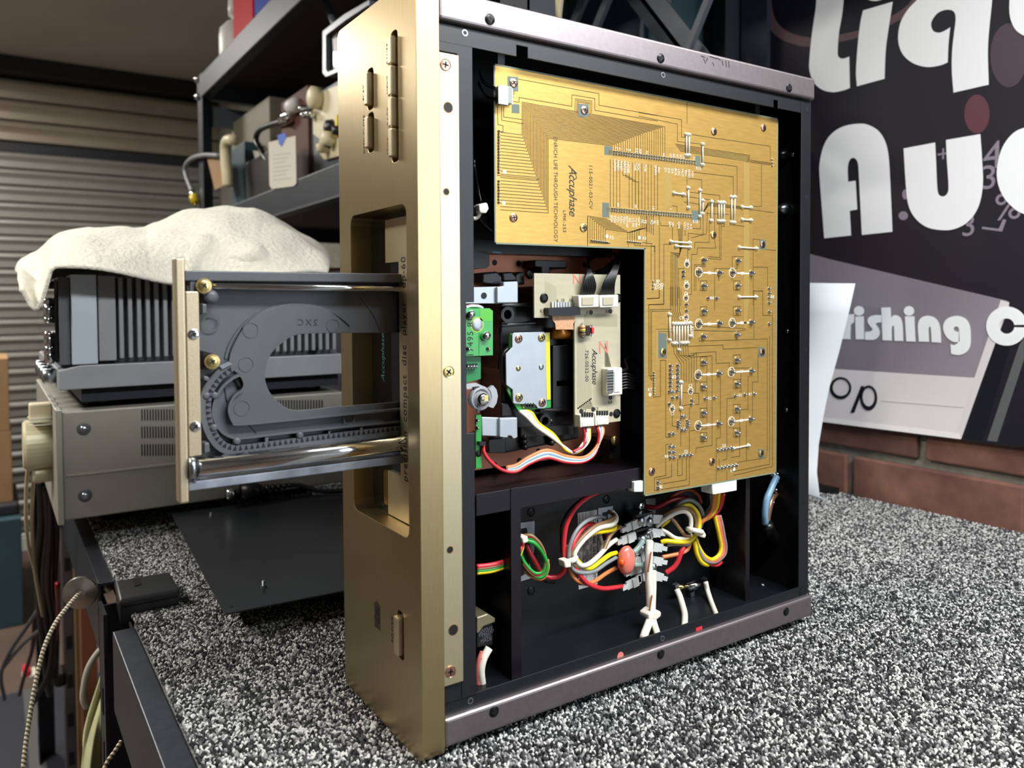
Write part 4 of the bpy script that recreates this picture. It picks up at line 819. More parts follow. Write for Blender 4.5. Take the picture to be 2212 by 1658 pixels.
# little resistor, transistor and capacitor
MB().tube([D(855, 548, YQ-.003), D(857, 620, YQ-.003)], .0022, 10).build('resistor', mat('resistor_body', (176, 150, 110), .4), sb)
for k, y in enumerate((562, 578, 594, 606)): MB().tube([D(855.5, y, YQ-.003), D(855.8, y+6, YQ-.003)], .0024, 10).build('resistor_band', [M['w_rust'], M['w_yellow'], M['w_black'], M['w_brown']][k], sb)
MB().tube([D(856, 535, YQ-.0005), D(855, 545, YQ-.003), D(857, 622, YQ-.003), D(858, 635, YQ-.0005)], .0006, 6).build('resistor_lead', M['solder'], sb)
bevel(MB().plate(D2([(877, 552), (908, 550), (910, 620), (878, 622)], YQ-.005), 1, YQ-.005, YQ).build('relay', M['blackplastic'], sb), .0004)
bevel(MB().plate(D2([(914, 565), (930, 563), (931, 605), (915, 607)], YQ-.004), 1, YQ-.005, YQ).build('film_capacitor', M['w_red'], sb), .0004)
MB().tube(crom([D(x, y, YQ-.003) for x, y in ((912, 545), (922, 560), (920, 610), (914, 625))], 4), .0006, 6).build('resistor_lead', M['solder'], sb)
# wires of the drive
def wire(name, o, s, pts, m, r, n=7, parent=PL, y=None):
    q = [at(o[0]+p[0]/s, o[1]+p[1]/s, 1, p[2] if len(p) > 2 else y) for p in pts]
    return MB().tube(crom(q, n), r, 8).build(name, m, parent)
for k in range(8):
    a = 858+k*10; wire('black_wire', ZD, SD, [(a, 345, YQ-.004), (a+6+k*1.5, 270, YQ-.006), (890+k*3, 170, YQ-.002), (888+k*2, 110, .05), (900+k*12, 60, .07)], M['w_black'], .0007, 5, sb)
for k in range(9):
    a = 982+k*11; wire('black_wire', ZD, SD, [(a, 342, YQ-.004), (a+20-k*2, 260, YQ-.008), (1060+k*5, 160, YQ-.006), (1085+k*4, 90, YQ+.006), (1060+k*2, 55, .05), (990+k*6, 60+k*3, .06)], M['w_black'], .0007, 5, sb)
for k in range(6): wire('black_wire', ZD, SD, [(920+k*2, 190, .034), (1000, 160+k*7, .042), (1060, 110+k*10, .045), (1110, 90+k*8, .05)], M['w_black'], .0008, 5, sb)
for k in range(6): wire('black_wire', ZD, SD, [(1118, 890+k*20, YQ-.003), (1170, 885+k*19, YQ-.004), (1230, 930+k*14, YQ+.002), (1262, 1010+k*6, YQ+.02)], M['w_black'], .0009, 5, sb)
for k in range(3): wire('black_wire', ZD, SD, [(1120, 860+k*4, YQ-.003), (1165, 840+k*6, YQ), (1150, 780, YQ+.01), (1210, 770+k*10, YQ+.015), (1280, 870, YQ+.02)], M['w_black'], .0008, 5, sb)
for k in range(4):
    wire('white_wire', ZD, SD, [(420+k*12, 1138, .036), (470+k*12, 1180-k*9, .032), (540+k*5, 1250-k*8, .029), (640+k*5, 1318-k*6, .028), (740, 1395+k*4, .027), (800+k*8, 1425-k*2, .026), (870+k*9, 1345, .026), (885+k*6, 1255, .026)], (M['w_cream'] if k < 3 else M['w_yellow']), .0012, 6, sb)
for k, c in enumerate(('red', 'dred', 'blue', 'white')):
    wire('drive_wire', ZD, SD, [(862+k*12, 1252, .026), (872+k*10, 1320, .026), (850+k*6, 1385, .0255), (790+k*3, 1420, .025)], M['w_'+c], .0011, 6, sb)
for k, c in enumerate(('red', 'white', 'blue', 'white', 'orange')):
    d = k*7
    wire('drive_wire', ZD, SD, [(952+k*10, 1245, .026), (970+k*6, 1310-d*.5, .025), (940, 1430-d, .0245), (860, 1488-d, .024), (740, 1490-d*1.4, .024), (610, 1460-d*1.8, .025), (490, 1500-d*1.2, .026), (400, 1555-d, .027), (310, 1548-d*.6, .028), (230, 1495, .029), (180, 1430, .03), (170, 1370, .031)] if k == 0 else [(952+k*10, 1245, .026), (970+k*6, 1310-d*.5, .025), (940, 1430-d, .0245), (860, 1488-d, .024), (740, 1490-d*1.4, .024), (610, 1460-d*1.8, .025), (490, 1500-d*1.6, .026), (400, 1545-d*1.2, .027), (330, 1545-d*.6, .028)], M['w_'+c], .0013, 6, sb)
screw('wash', D(1080, 1337, .040), DM); MB().box(*[D(1035, 1440, .046).x, D(1110, 1440, .046).x], .045, .076, D(1080, 1460, .046).z, D(1080, 1330, .046).z).build('stand_off', M['blackplastic'], DM)
text('cyan_mark', 'I', D(268, 48, .050), (0, 0, 1), (-1, 0, 0), .011, mat('cyan_mark', (40, 150, 190), .4), DM, .0003)
# cable tie and black bundle at the upper left
bevel(MB().plate([(lambda q: (q.x, q.z))(at(x, y, 1, .022)) for x, y in ((1028, 442), (1046, 438), (1050, 452), (1044, 462), (1030, 460))], 1, .018, .024).build('cable_tie', M['white'], PL), .001)
MB().tube(crom([at(x, y, 1, .024) for x, y in ((1036, 462), (1030, 470), (1022, 472))], 4), .0014, 6).build('cable_tie_tail', M['white'], PL)
for k in range(7): wire('black_wire', (0, 0), 1, [(1022, 445+k*2, .026), (1034, 455+k*2, .026), (1046, 470+k*2, .027), (1058+k, 492+k, .030)], M['w_black'], .0012, 5)
for k in range(2): wire('black_wire', (0, 0), 1, [(1024, 345+k*10, .03), (1032, 400, .032), (1040, 440, .028)], M['w_black'], .0008, 5)

# ================================================================== lower compartment: terminals and harness
ZE, SE = (1010, 1020), 3.455
ZG, SG = (1350, 1020), 3.856
def E2(x, y, d): return at(ZE[0]+x/SE, ZE[1]+y/SE, 1, d)
def G2(x, y, d): return at(ZG[0]+x/SG, ZG[1]+y/SG, 1, d)
def poly(pts, fn, d): return [(lambda q: (q.x, q.z))(fn(x, y, d)) for x, y in pts]
lab = MB().plate(poly([(822, 302), (966, 278), (970, 835), (830, 874)], E2, YB-.0004), 1, YB-.0004, YB).build('printed_label', mat('label_paper', (206, 206, 210), .6), bp)
text('label_text', 'VOLTAGE SELECTION', E2(948, 560, YB-.0005), DN, RX, .0052, M['ink'], lab, .00004, 0, 1.05)
for k, s in enumerate(('100V  120V  220V', 'WHT/GRY   WHT/ORY', 'BRN   RED   YEL', '240V')): text('label_text', s, E2(918-k*24, 560, YB-.0005), DN, RX, .0031, M['ink'], lab, .00004)
ribbons([poly([(882-k*24, 305+k*3), (886-k*24, 850-k*2)], E2, YB-.0004) for k in range(3)], 1, YB-.0004, .0004, 'label_line', M['ink'], lab)
for q, hole in (([(382, 378), (500, 362), (500, 560), (470, 790), (382, 818)], [(395, 420), (440, 412), (470, 560), (455, 745), (395, 780)]), ([(975, 268), (1085, 250), (1060, 560), (975, 585)], [(1005, 300), (1050, 290), (1035, 500), (1000, 520)])):
    MB().plate(poly(q, E2, YB-.0008), 1, YB-.0008, YB, [poly(hole, E2, YB-.0008)]).build('grommet_plate', M['zincbright'], bp)
    MB().plate(poly(hole, E2, YB-.0008), 1, YB-.0003, YB).build('cut_out', M['pit'], bp)
MB().plate(poly([(690, 140), (735, 140), (735, 560), (690, 500)], G2, YB-.0008), 1, YB-.0008, YB).build('grommet_plate', M['zinc'], bp)
MB().plate(poly([(170, 220), (255, 215), (255, 340), (190, 345)], G2, YB-.0008), 1, YB-.0008, YB).build('grommet_plate', M['zinc'], bp)
# terminal strip
YT = .052
M['spade'] = mat('tinned_spade', (206, 210, 210), .3, .15)
ts = MB().plate(poly([(95, 350), (200, 325), (235, 340), (235, 900), (150, 990), (95, 960)], G2, YT), 1, YT, YB).build('terminal_strip', M['blackplastic'], PL)
screw('steel', G2(138, 285, YT), ts); screw('small', G2(138, 990, YT), ts)
for (x0, y0, x1, y1) in ((95, 355, 235, 325), (95, 480, 235, 440)): MB().plate(poly([(x0, y0), (x1, y1), (x1, y1+20), (x0, y0+22)], G2, YT-.008), 1, YT-.008, YT).build('terminal_wall', M['blackplastic'], ts)
def tabl(x, y, ang, L=70, nm='spade_terminal'):
    c = G2(x, y, YT-.006); d = Vector((math.cos(ang), 0, math.sin(ang))); u_ = Vector((-d.z, 0, d.x)); k = L/SG/2600
    b = MB().obox(c, d*.0075, u_*.0033, (0, .0010, 0)).obox(c+d*.0012+Vector((0, -.0014, 0)), d*.0030, u_*.0036, (0, .0008, 0)).obox(c-d*.0095, d*.003, u_*.0018, (0, .0014, 0))
    b.build(nm, M['spade'], ts)
for x, y, a in ((65, 435, .22), (250, 385, 2.95), (30, 545, .15), (240, 500, 2.9), (255, 620, 2.85), (140, 700, .3), (255, 735, 2.85), (95, 800, .2), (260, 860, 2.75), (70, 915, .2), (150, 405, .2), (160, 650, 0), (150, 860, .2)): tabl(x, y, a)
for x, y in ((135, 405), (205, 412), (200, 520), (150, 640), (170, 790), (235, 790), (150, 560)):
    p = G2(x, y, YT-.0085); MB().lathe([(.0040, .006), (.0038, -.0005), (.0025, -.002), (.0005, -.0022)], p, 1, 12).build('terminal_rivet', M['zinc'], ts)
for k in range(5):
    q = [(205, 490), (215, 510), (222, 540), (212, 565)] if k < 3 else [(175, 770), (180, 790), (190, 815)]
    wire('wire_end', ZG, SG, [(x+k*5, y-k*3, YT-.012) for x, y in q], M['solder'], .0006, 4, ts)
# orange capacitor in clear sleeve
p = E2(1185, 655, .038); bmc = MB()
for k in range(1): bmc.lathe([(.0005, -.006), (.007, -.0052), (.0105, -.0030), (.0116, 0), (.0105, .0030), (.007, .0052), (.0005, .006)], p, 1, 22)
o = bmc.build('disc_capacitor', mat('orange_ceramic', (226, 120, 104), .25, 0, .08, 100, coat=.5), ts, p); o.scale = (.70, .8, 1.00)
MB().tube([E2(1152, 700, .0335), E2(1150, 670, .0330), E2(1148, 640, .0335)], [.001, .0034, .001], 10).build('capacitor_mark', mat('capacitor_orange', (226, 84, 20), .3), ts)
for q in ([(1235, 600), (1275, 560), (1310, 510)], [(1240, 690), (1290, 690), (1330, 705)]): wire('sleeved_lead', ZE, SE, [(x, y, .040) for x, y in q], mat('lead_sleeve', (150, 176, 170), .3, 0, trans=.3), .0022, 5, ts)
# harness wires
RW = .0017
def H_(c, pts, r=RW, o=ZE, s=SE, y=.040, nm='harness_wire'): return wire(nm, o, s, [(p[0], p[1], p[2] if len(p) > 2 else y) for p in pts], M['w_'+c], r*.88, 7)
H_('red', [(1242, 88, .022), (1120, 105, .024), (950, 155, .028), (820, 245, .032), (745, 370, .035), (720, 500, .036), (722, 620, .036), (728, 710, .038), (690, 765, .04), (625, 785, .042), (575, 770, .045)], .0022)
H_('black', [(1240, 125, .024), (1050, 135, .026), (900, 180, .030), (780, 270, .034), (715, 380, .037), (705, 480, .039), (712, 600, .040)], .0020)
for c, d in (('red', 0), ('brown', 16), ('green', 34), ('yellow', 46)):
    H_(c, [(68, 702+d, .030), (180, 688+d, .029), (290, 655+d*.9, .029), (370, 600+d*.8, .030), (405, 545+d*.4, .033), (408, 500+d*.3, .037)], .0019)
H_('orange', [(68, 735, .032), (170, 718, .031), (300, 680, .031), (385, 610, .033)], .0018)
for c, d in (('brown', 0), ('dred', 8), ('green', 20)): H_(c, [(420, 470+d*1.5, .037), (480, 475+d, .034), (545, 540+d, .032), (580, 640, .032), (565, 740-d*.3, .033), (500, 770-d, .035), (430, 700-d, .038), (395, 620-d, .042)], .0016)
H_('green', [(432, 505, .036), (500, 530, .033), (560, 600, .032), (592, 690, .032), (570, 765, .033), (510, 778, .035), (440, 720, .038)], .0019)
H_('orange', [(595, 650, .033), (598, 720, .033), (560, 790, .034), (490, 780, .036), (420, 730, .04)], .0016)
H_('dred', [(435, 530, .038), (470, 610, .036), (530, 720, .035), (545, 760, .036)], .0024)
H_('black', [(425, 560, .040), (470, 650, .038), (510, 740, .037), (580, 800, .04), (640, 815, .045)], .0020)
bevel(MB().plate(poly([(384, 478), (428, 462), (432, 510), (392, 522)], E2, .032), 1, .028, .036).build('cable_tie', M['white'], PL), .001)
# the big middle loop, tied in a bundle
H_('grey', [(1040, 345, .05), (980, 330, .042), (900, 355, .036), (820, 425, .033), (765, 540, .032), (758, 650, .033), (790, 725, .033), (860, 750, .033), (950, 735, .034), (1040, 675, .037), (1110, 635, .040)])
H_('red', [(940, 385, .046), (880, 395, .041), (820, 470, .037), (780, 560, .035), (785, 660, .035), (830, 755, .034), (900, 830, .034), (1000, 865, .036), (1090, 860, .042), (1150, 848, .046)], .0021)
H_('brown', [(1050, 290, .052), (1095, 320, .046), (1060, 360, .041), (960, 400, .037), (870, 470, .035), (800, 560, .034), (760, 640, .035), (795, 690, .034), (860, 705, .034), (940, 665, .035), (1010, 590, .038), (1060, 480, .042), (1110, 420, .046), (1145, 405, .047)], .0019)
H_('white', [(1075, 285, .050), (1112, 340, .045), (1080, 390, .040), (980, 415, .036), (880, 490, .034), (810, 580, .033), (800, 640, .033), (840, 690, .033), (900, 685, .033), (980, 620, .036), (1050, 545, .041), (1110, 500, .046)], .0021)
H_('yellow', [(1105, 395, .050), (1090, 425, .044), (1010, 440, .039), (930, 455, .037), (840, 530, .036), (800, 610, .036), (840, 680, .035), (910, 715, .034), (990, 665, .036), (1060, 615, .040), (1110, 600, .043)], .0021)
H_('orange', [(745, 560, .038), (752, 680, .037), (790, 780, .036), (860, 825, .036), (940, 815, .037), (1030, 755, .041), (1110, 710, .045)], .0019)
H_('brown', [(740, 540, .040), (760, 700, .039), (800, 800, .038), (850, 830, .038)], .0017)
H_('red', [(1040, 460, .055), (1060, 520, .052), (1050, 560, .05)], .0018); H_('white', [(985, 470, .055), (1000, 540, .052), (985, 620, .052)], .0020)
bevel(MB().plate(poly([(700, 652), (752, 642), (758, 700), (712, 706)], E2, .030), 1, .027, .035).build('cable_tie', M['white'], PL), .001)
MB().tube(crom([E2(x, y, d) for x, y, d in ((752, 665, .030), (785, 655, .028), (806, 640, .032), (798, 625, .038))], 4), .0022, 6).build('cable_tie_strap', M['white'], PL)
# right-hand harness from the strip to the board plug
def HG(c, pts, r=RW, y=.042): return H_(c, pts, r, ZG, SG, y)
HG('dred', [(175, 285, .056), (260, 290, .050), (350, 245, .046), (440, 215, .044), (520, 212, .044)], .0024)
HG('rust', [(330, 250, .05), (440, 170, .046), (540, 145, .044), (610, 190, .044), (632, 250, .046)], .0018)
HG('grey', [(400, 310, .048), (470, 245, .042), (550, 230, .040), (620, 280, .039), (650, 360, .039), (640, 420, .040), (605, 500, .040)], .0020)
HG('yellow', [(480, 270, .045), (545, 275, .041), (605, 340, .038), (620, 420, .037), (600, 500, .037), (540, 570, .038), (450, 580, .040), (350, 570, .044), (300, 580, .047)], .0022)
HG('yellow', [(300, 450, .050), (360, 400, .046), (450, 300, .043), (530, 270, .041), (590, 330, .040), (625, 430, .040)], .0018)
HG('brown', [(320, 365, .046), (400, 320, .042), (490, 295, .039), (560, 330, .038), (590, 400, .038), (590, 470, .038)], .0020)
HG('white', [(260, 450, .048), (340, 385, .043), (430, 335, .040), (500, 325, .038), (545, 370, .037), (550, 440, .037), (540, 500, .038)], .0021)
HG('brown', [(335, 360, .046), (400, 395, .043), (450, 460, .041), (500, 520, .040), (545, 525, .039)], .0017)
HG('white', [(300, 475, .047), (350, 500, .044), (420, 545, .042), (490, 550, .041), (560, 525, .040)], .0019)
HG('grey', [(350, 600, .046), (430, 595, .043), (510, 600, .041), (560, 575, .040), (590, 520, .040)], .0020)
HG('orange', [(310, 705, .047), (390, 690, .044), (470, 670, .042), (520, 640, .041), (545, 580, .040)], .0020)
HG('red', [(340, 835, .047), (400, 795, .044), (440, 740, .042), (465, 670, .041), (490, 620, .041)], .0024)
for k, (c, d) in enumerate((('orange', 0), ('yellow', 28), ('red', 62))): HG(c, [(745+d*1.2, 178, .020), (745+d, 240, .026), (730+d*.8, 310, .032), (690+d*.3, 370, .035), (640, 410, .037), (590, 480, .039)], .0021)
HG('grey', [(720, 180, .03), (720, 270, .036), (660, 350, .040)], .0018)
HG('black', [(725, 230, .045), (690, 320, .044), (640, 380, .044)], .0024)
for c, d, r in (('yellow', 0, .0020), ('orange', 26, .0018), ('grey', 42, .0020), ('pink', 14, .0018), ('red', 34, .0018)): HG(c, [(745+d, 360, .036), (765+d, 440, .036), (785+d*.9, 530, .037), (800+d*.9, 620, .038), (780+d, 690, .038), (720+d*.6, 725+d*.5, .038), (660, 690+d*.8, .038), (610, 610+d*.3, .038), (585, 540, .039)], r)
HG('yellow', [(580, 570, .037), (600, 680, .037), (640, 750, .038), (690, 770, .04)], .0021)
HG('red', [(575, 580, .040), (600, 680, .040), (680, 750, .040), (760, 770, .040), (800, 745, .041)], .0021)
HG('black', [(600, 560, .043), (640, 680, .042), (720, 735, .042), (790, 690, .042)], .0019)
bevel(MB().plate(poly([(598, 488), (640, 470), (665, 515), (655, 545), (612, 530)], G2, .032), 1, .030, .036).build('cable_tie', M['white'], PL), .001)
MB().tube(crom([G2(x, y, d) for x, y, d in ((640, 500, .031), (590, 485, .030), (545, 475, .033), (520, 470, .040))], 4), .0022, 6).build('cable_tie_strap', M['white'], PL)
# two white mains leads with a red thread, tied above the floor
HG('cream', [(205, 570, .040), (200, 680, .036), (198, 800, .034), (205, 950, .031), (210, 1100, .029), (215, 1180, .027), (198, 1250, .022), (168, 1330, .014), (150, 1385, .010)], .0036)
HG('cream', [(235, 815, .040), (235, 950, .036), (230, 1080, .030), (228, 1180, .027), (240, 1250, .022), (262, 1320, .014), (276, 1370, .010)], .0030)
HG('rust', [(218, 660, .032), (206, 740, .0305), (192, 830, .0295)], .0007); HG('rust', [(226, 1020, .0258), (214, 1090, .0250), (206, 1150, .0242)], .0007)
bevel(MB().plate(poly([(176, 1178), (230, 1130), (282, 1150), (280, 1190), (240, 1220), (180, 1215)], G2, .024), 1, .021, .032).build('cable_tie', M['white'], PL), .0012)
# fuse holder with its two white leads
fh = MB().plate(poly([(420, 945), (660, 890), (690, 930), (560, 1030), (430, 1020)], G2, YB-.002), 1, YB-.008, YB).build('fuse_holder', M['blackplastic'], PL)
MB().tube([G2(435, 958, YB-.011), G2(520, 945, YB-.011)], .0022, 10).build('fuse_cap', M['brass'], fh); MB().tube([G2(520, 950, YB-.012), G2(670, 915, YB-.012)], .0028, 10).build('fuse', M['chrome'], fh)
for x, y in ((425, 955), (545, 960), (660, 905), (550, 1000), (575, 940)): p = G2(x, y, YB-.010); MB().obox(p, (.0022, 0, .0005), (0, .002, 0), (-.0005, 0, .0030)).build('fuse_clip', M['zinc'], fh)
text('label_text', 'T1A  250V', G2(490, 1065, YB-.0002), (1, 0, -.02), (0, 0, 1), .0042, mat('grey_print', (90, 90, 96), .5), bp, .00004)
HG('cream', [(430, 975, .050), (455, 1030, .046), (480, 1110, .038), (497, 1180, .028), (497, 1250, .016), (494, 1300, .010)], .0030)
HG('cream', [(672, 910, .048), (690, 990, .046), (720, 1080, .034), (752, 1160, .020), (775, 1215, .010)], .0024)
# rear compartment: capacitor leads and terminal
wire('thick_lead', ZG, SG, [(1265, 35, .030), (1220, 130, .028), (1180, 230, .027), (1165, 340, .028), (1168, 425, .030)], M['w_blue'], .0030, 6)
wire('thick_lead', ZG, SG, [(1290, 150, .040), (1230, 210, .036), (1205, 290, .034), (1185, 400, .034), (1185, 440, .035)], mat('bare_copper_lead', (190, 150, 120), .3, .6), .0028, 6)
wire('black_sleeve', ZG, SG, [(1180, 430, .032), (1205, 490, .034), (1260, 560, .038), (1330, 590, .044), (1390, 580, .055)], M['w_black'], .0060, 6)
MB().plate(poly([(1255, 0), (1300, 0), (1310, 130), (1270, 150)], G2, .045), 1, .040, .060).build('rear_terminal', mat('brown_terminal', (84, 52, 40), .4), PL)
MB().plate(poly([(1305, 45), (1420, 38), (1420, 88), (1310, 100)], G2, .050), 1, .048, .066).build('terminal_block', mat('rust_block', (150, 84, 52), .5), PL)
for x, y in ((1225, 12), (1250, 8), (1275, 70), (1240, 140), (1215, 245)): place('solder_joint', SJ[0], G2(x, y, .036), PL)
HG('cream', [(1140, 945, .040), (1190, 975, .038), (1250, 1005, .036)], .0024); HG('red', [(1200, 965, .044), (1250, 965, .042), (1290, 985, .040)], .0022); HG('black', [(1140, 900, .05), (1200, 940, .047), (1260, 985, .045)], .0024)
# relay box with cut wires at the front lower corner
rl = bevel(MB().plate(poly([(70, 1095), (170, 1060), (195, 1150), (190, 1290), (70, 1310)], E2, .030), 1, .030, .055).build('relay_box', M['blackplastic'], PL), .0008)
bevel(MB().plate(poly([(70, 1080), (150, 1052), (210, 1088), (208, 1118), (120, 1150), (85, 1200), (70, 1200)], E2, .028), 1, .028, .050).build('relay_bracket', mat('nickel', (170, 160, 130), .35, .8), rl), .0008)
for k, s in enumerate(('JAPAN', 'EB60247', '100V', 'MADE')): text('relay_text', s, E2(140, 1172+k*26, .0298), (1, 0, 0), (0, 0, 1), .0034, mat('grey_print', (90, 90, 96), .5), rl, .00004)
H_('pink', [(118, 1340, .028), (95, 1400, .027), (82, 1480, .027), (82, 1600, .028)], .0030); H_('cream', [(160, 1310, .027), (118, 1390, .026), (100, 1480, .026), (110, 1590, .027)], .0032); H_('red', [(140, 1360, .0255), (105, 1395, .025)], .0010)

# ================================================================== disc tray, run out of the panel
YT0 = .050
TR = empty('disc_tray', (-.06, YT0, .165), parent=PL)
ZH, SH = (330, 540), 2.763
def Hq(x, y, d=YT0): return at(ZH[0]+x/SH, ZH[1]+y/SH, 1, d)
def Hp(pts, d=YT0): return [(lambda q: (q.x, q.z))(Hq(x, y, d)) for x, y in pts]
xh0, xh1 = at(382, 800, 1, YT0).x, at(404, 800, 1, YT0).x
zt0, zt1 = at(404, 556, 1, YT0).z, at(395, 1088, 1, YT0).z
hd = bevel(MB().box(xh0, xh1, YT0, YT0+.0095, zt1, zt0).build('tray_front', M['goldbead'], TR), .0012, 3)
br = bevel(MB().box(xh1, at(433, 800, 1, YT0).x, YT0+.0003, YT0+.006, at(436, 984, 1, YT0).z, at(430, 629, 1, YT0).z).build('front_bracket', M['goldbead'], TR), .0006)
for x, y in ((243, 502), (254, 1051)): screw('steel', Hq(x, y, YT0+.0003), br)
xe = .0600     # the tray runs on into the machine
YF = YT0+.012  # floor of the tray
# upper rim and lower rim
bevel(MB().box(xh1, xe, YT0+.001, YF+.006, at(600, 589, 1, YT0).z-.0052, at(600, 589, 1, YT0).z+.0006).build('tray_rim', M['tray'], TR), .0006)
# floor with the C-shaped opening
op = [(1470, 492), (1100, 494), (880, 500), (780, 545), (700, 620), (668, 720), (675, 800), (710, 870), (790, 940), (880, 962), (1100, 935), (1490, 905)]
opn = [(p.x, p.y) for p in crom([(a, b_, 0) for a, b_ in Hp(op, YF)], 5)]
zhi, zlo = at(600, 600, 1, YF).z, Hq(700, 1260, YF).z
out = [(xh1+.002, zlo), (xe, zlo)]+[(xe, opn[-1][1])]+list(reversed(opn))+[(xe, opn[0][1]), (xe, zhi), (xh1+.002, zhi)]
MB().plate(out, 1, YF, YF+.002).build('tray_floor', M['tray'], TR)
# raised ring and well of the disc seat
def arc(cx, cy, rx, ry, a0, a1, n=26): return [(cx+rx*math.cos(math.radians(a0+(a1-a0)*k/n)), cy+ry*math.sin(math.radians(a0+(a1-a0)*k/n))) for k in range(n+1)]
def strip(name, pts, w, d, th, m=M['tray'], bev=0.):
    q = [Vector((x, y, 0)) for x, y in Hp(pts, d)]; L_, R_ = [], []
    for i, p in enumerate(q):
        tn = (q[min(i+1, len(q)-1)]-q[max(i-1, 0)]).normalized(); nn = Vector((-tn.y, tn.x, 0)); L_.append(p+nn*w/2); R_.append(p-nn*w/2)
    return MB().plate([(p.x, p.y) for p in L_]+[(p.x, p.y) for p in reversed(R_)], 1, d, d+th).build(name, m, TR)
inner = arc(860, 715, 430, 400, 190, 318)
strip('seat_ring', [(p[0], p[1]) for p in inner], .0012, YF-.0010, .0012)
strip('seat_ring', arc(800, 650, 590, 560, 205, 226), .0010, YF-.0008, .001); strip('seat_ring', arc(800, 650, 590, 560, 318, 342), .0010, YF-.0008, .001)
pad = [(475, 690), (440, 780), (440, 640), (520, 460), (640, 370), (820, 320), (960, 330), (1080, 380), (1170, 470), (1120, 494), (880, 502), (780, 548), (702, 622), (670, 720), (676, 800), (712, 870), (790, 938), (880, 958), (780, 990), (600, 1020), (500, 1038), (462, 1000), (455, 940), (480, 880), (540, 840), (552, 800), (530, 750), (480, 745)]
bevel(MB().plate([(p.x, p.y) for p in crom([(a, b_, 0) for a, b_ in Hp([(455, 660), (485, 560), (560, 440), (660, 365), (820, 320), (960, 330), (1080, 380), (1165, 470), (1150, 493), (880, 501), (782, 547), (703, 622), (670, 720), (677, 800), (713, 869), (790, 936), (880, 956), (1100, 933), (1200, 935), (1190, 975), (850, 1005), (600, 1030), (495, 1038), (462, 990), (458, 930), (482, 880), (540, 836), (553, 800), (530, 750), (485, 720)], YF-.002)], 3, True)], 1, YF-.0022, YF).build('disc_seat', M['tray'], TR), .0006)
for x, y, r in ((350, 432, .0050), (585, 478, .0048), (1075, 450, .0044), (557, 682, .0046), (532, 942, .0048), (1172, 1003, .0040)):
    p = Hq(x, y, YF-.0022); MB().plate(circ(p.x, p.z, r, 22), 1, YF-.0025, YF-.002, [circ(p.x, p.z, r-.0005, 22)]).build('ejector_mark', M['tray'], TR)
text('moulded_text', '2XC', Hq(925, 432, YF-.0023), (-1, 0, .03), (0, 0, 1), .0056, mat('dark_abs', (44, 47, 54), .5), TR, .0002, 0, 1.4)
# gear rack: curved start, straight run with teeth
path = [(470, 690), (400, 745), (345, 815), (318, 890), (318, 980), (345, 1080), (400, 1160), (475, 1195), (560, 1192), (800, 1160), (1100, 1120), (1480, 1075)]
pc_ = [(p.x, p.y) for p in crom([(x, y, 0) for x, y in path], 7)]
strip('gear_rack', pc_, .0062, YF-.006, .006)
path2 = [(395, 870), (365, 940), (370, 1010), (410, 1080), (480, 1118), (560, 1118), (800, 1090), (1100, 1058), (1480, 1020)]
p2 = [(p.x, p.y) for p in crom([(x, y, 0) for x, y in [(520, 745), (470, 770), (415, 820), (380, 880), (362, 950), (370, 1010), (410, 1080), (480, 1118), (560, 1118), (800, 1090), (1100, 1058), (1480, 1022)]], 7)]
strip('guide_wall', p2, .0016, YF-.006, .006)
p3 = [(p.x, p.y) for p in crom([(x, y, 0) for x, y in [(520, 745), (535, 760), (548, 800), (535, 835), (490, 870), (462, 920), (458, 970), (480, 1025), (520, 1040), (800, 1015), (1100, 985), (1480, 950)]], 7)]
strip('guide_wall', p3, .0014, YF-.005, .005)
pts = [Vector((x, y, 0)) for x, y in Hp(pc_, YF-.0062)]; acc = [0]
for a, b_ in zip(pts[:-1], pts[1:]): acc.append(acc[-1]+(b_-a).length)
tooth = MB().plate([(-.0011, -.0012), (.0011, -.0012), (0, .0016)], 1, -.0002, .0003).mesh('rack_tooth', [M['pit']], Vector((0, 0, 0)))
s_ = .002; i = 0
while s_ < acc[-1]-.002:
    while acc[i+1] < s_: i += 1
    f_ = (s_-acc[i])/(acc[i+1]-acc[i]); p = pts[i].lerp(pts[i+1], f_); d = (pts[i+1]-pts[i]).normalized(); nn = Vector((-d.y, d.x, 0))
    a_ = math.atan2(d.y, d.x)
    place('rack_tooth', tooth, (p.x+nn.x*.0015, YF-.0062, p.y+nn.y*.0015), TR, (0, -a_, 0)); s_ += .0034
for x, y in ((370, 868), (365, 1060), (503, 1140), (880, 1105), (322, 870)):
    p = Hq(x, y, YF-.0062); MB().lathe([(.0022, .006), (.0022, 0), (.001, -.0003)], p, 1, 12).build('guide_post', M['tray'], TR)
for q in ([(672, 1118), (692, 1116), (692, 1150), (672, 1152)], [(1050, 1082), (1062, 1080), (1062, 1108), (1050, 1110)], [(1240, 1060), (1255, 1058), (1255, 1092), (1240, 1094)]): MB().plate(Hp(q, YF-.006), 1, YF-.0055, YF).build('guide_rib', M['tray'], TR)
MB().plate(Hp([(695, 1125), (765, 1140), (700, 1142)], YF-.001), 1, YF-.001, YF).build('slot_mark', M['pit'], TR); MB().plate(Hp([(490, 770), (520, 765), (540, 800), (532, 822), (518, 818)], YF-.0024), 1, YF-.0024, YF-.002).build('slot_mark', M['pit'], TR)
strip('seat_line', [(425, 790), (440, 900), (620, 1095)], .0007, YF-.0003, .0003, M['blackplastic'])
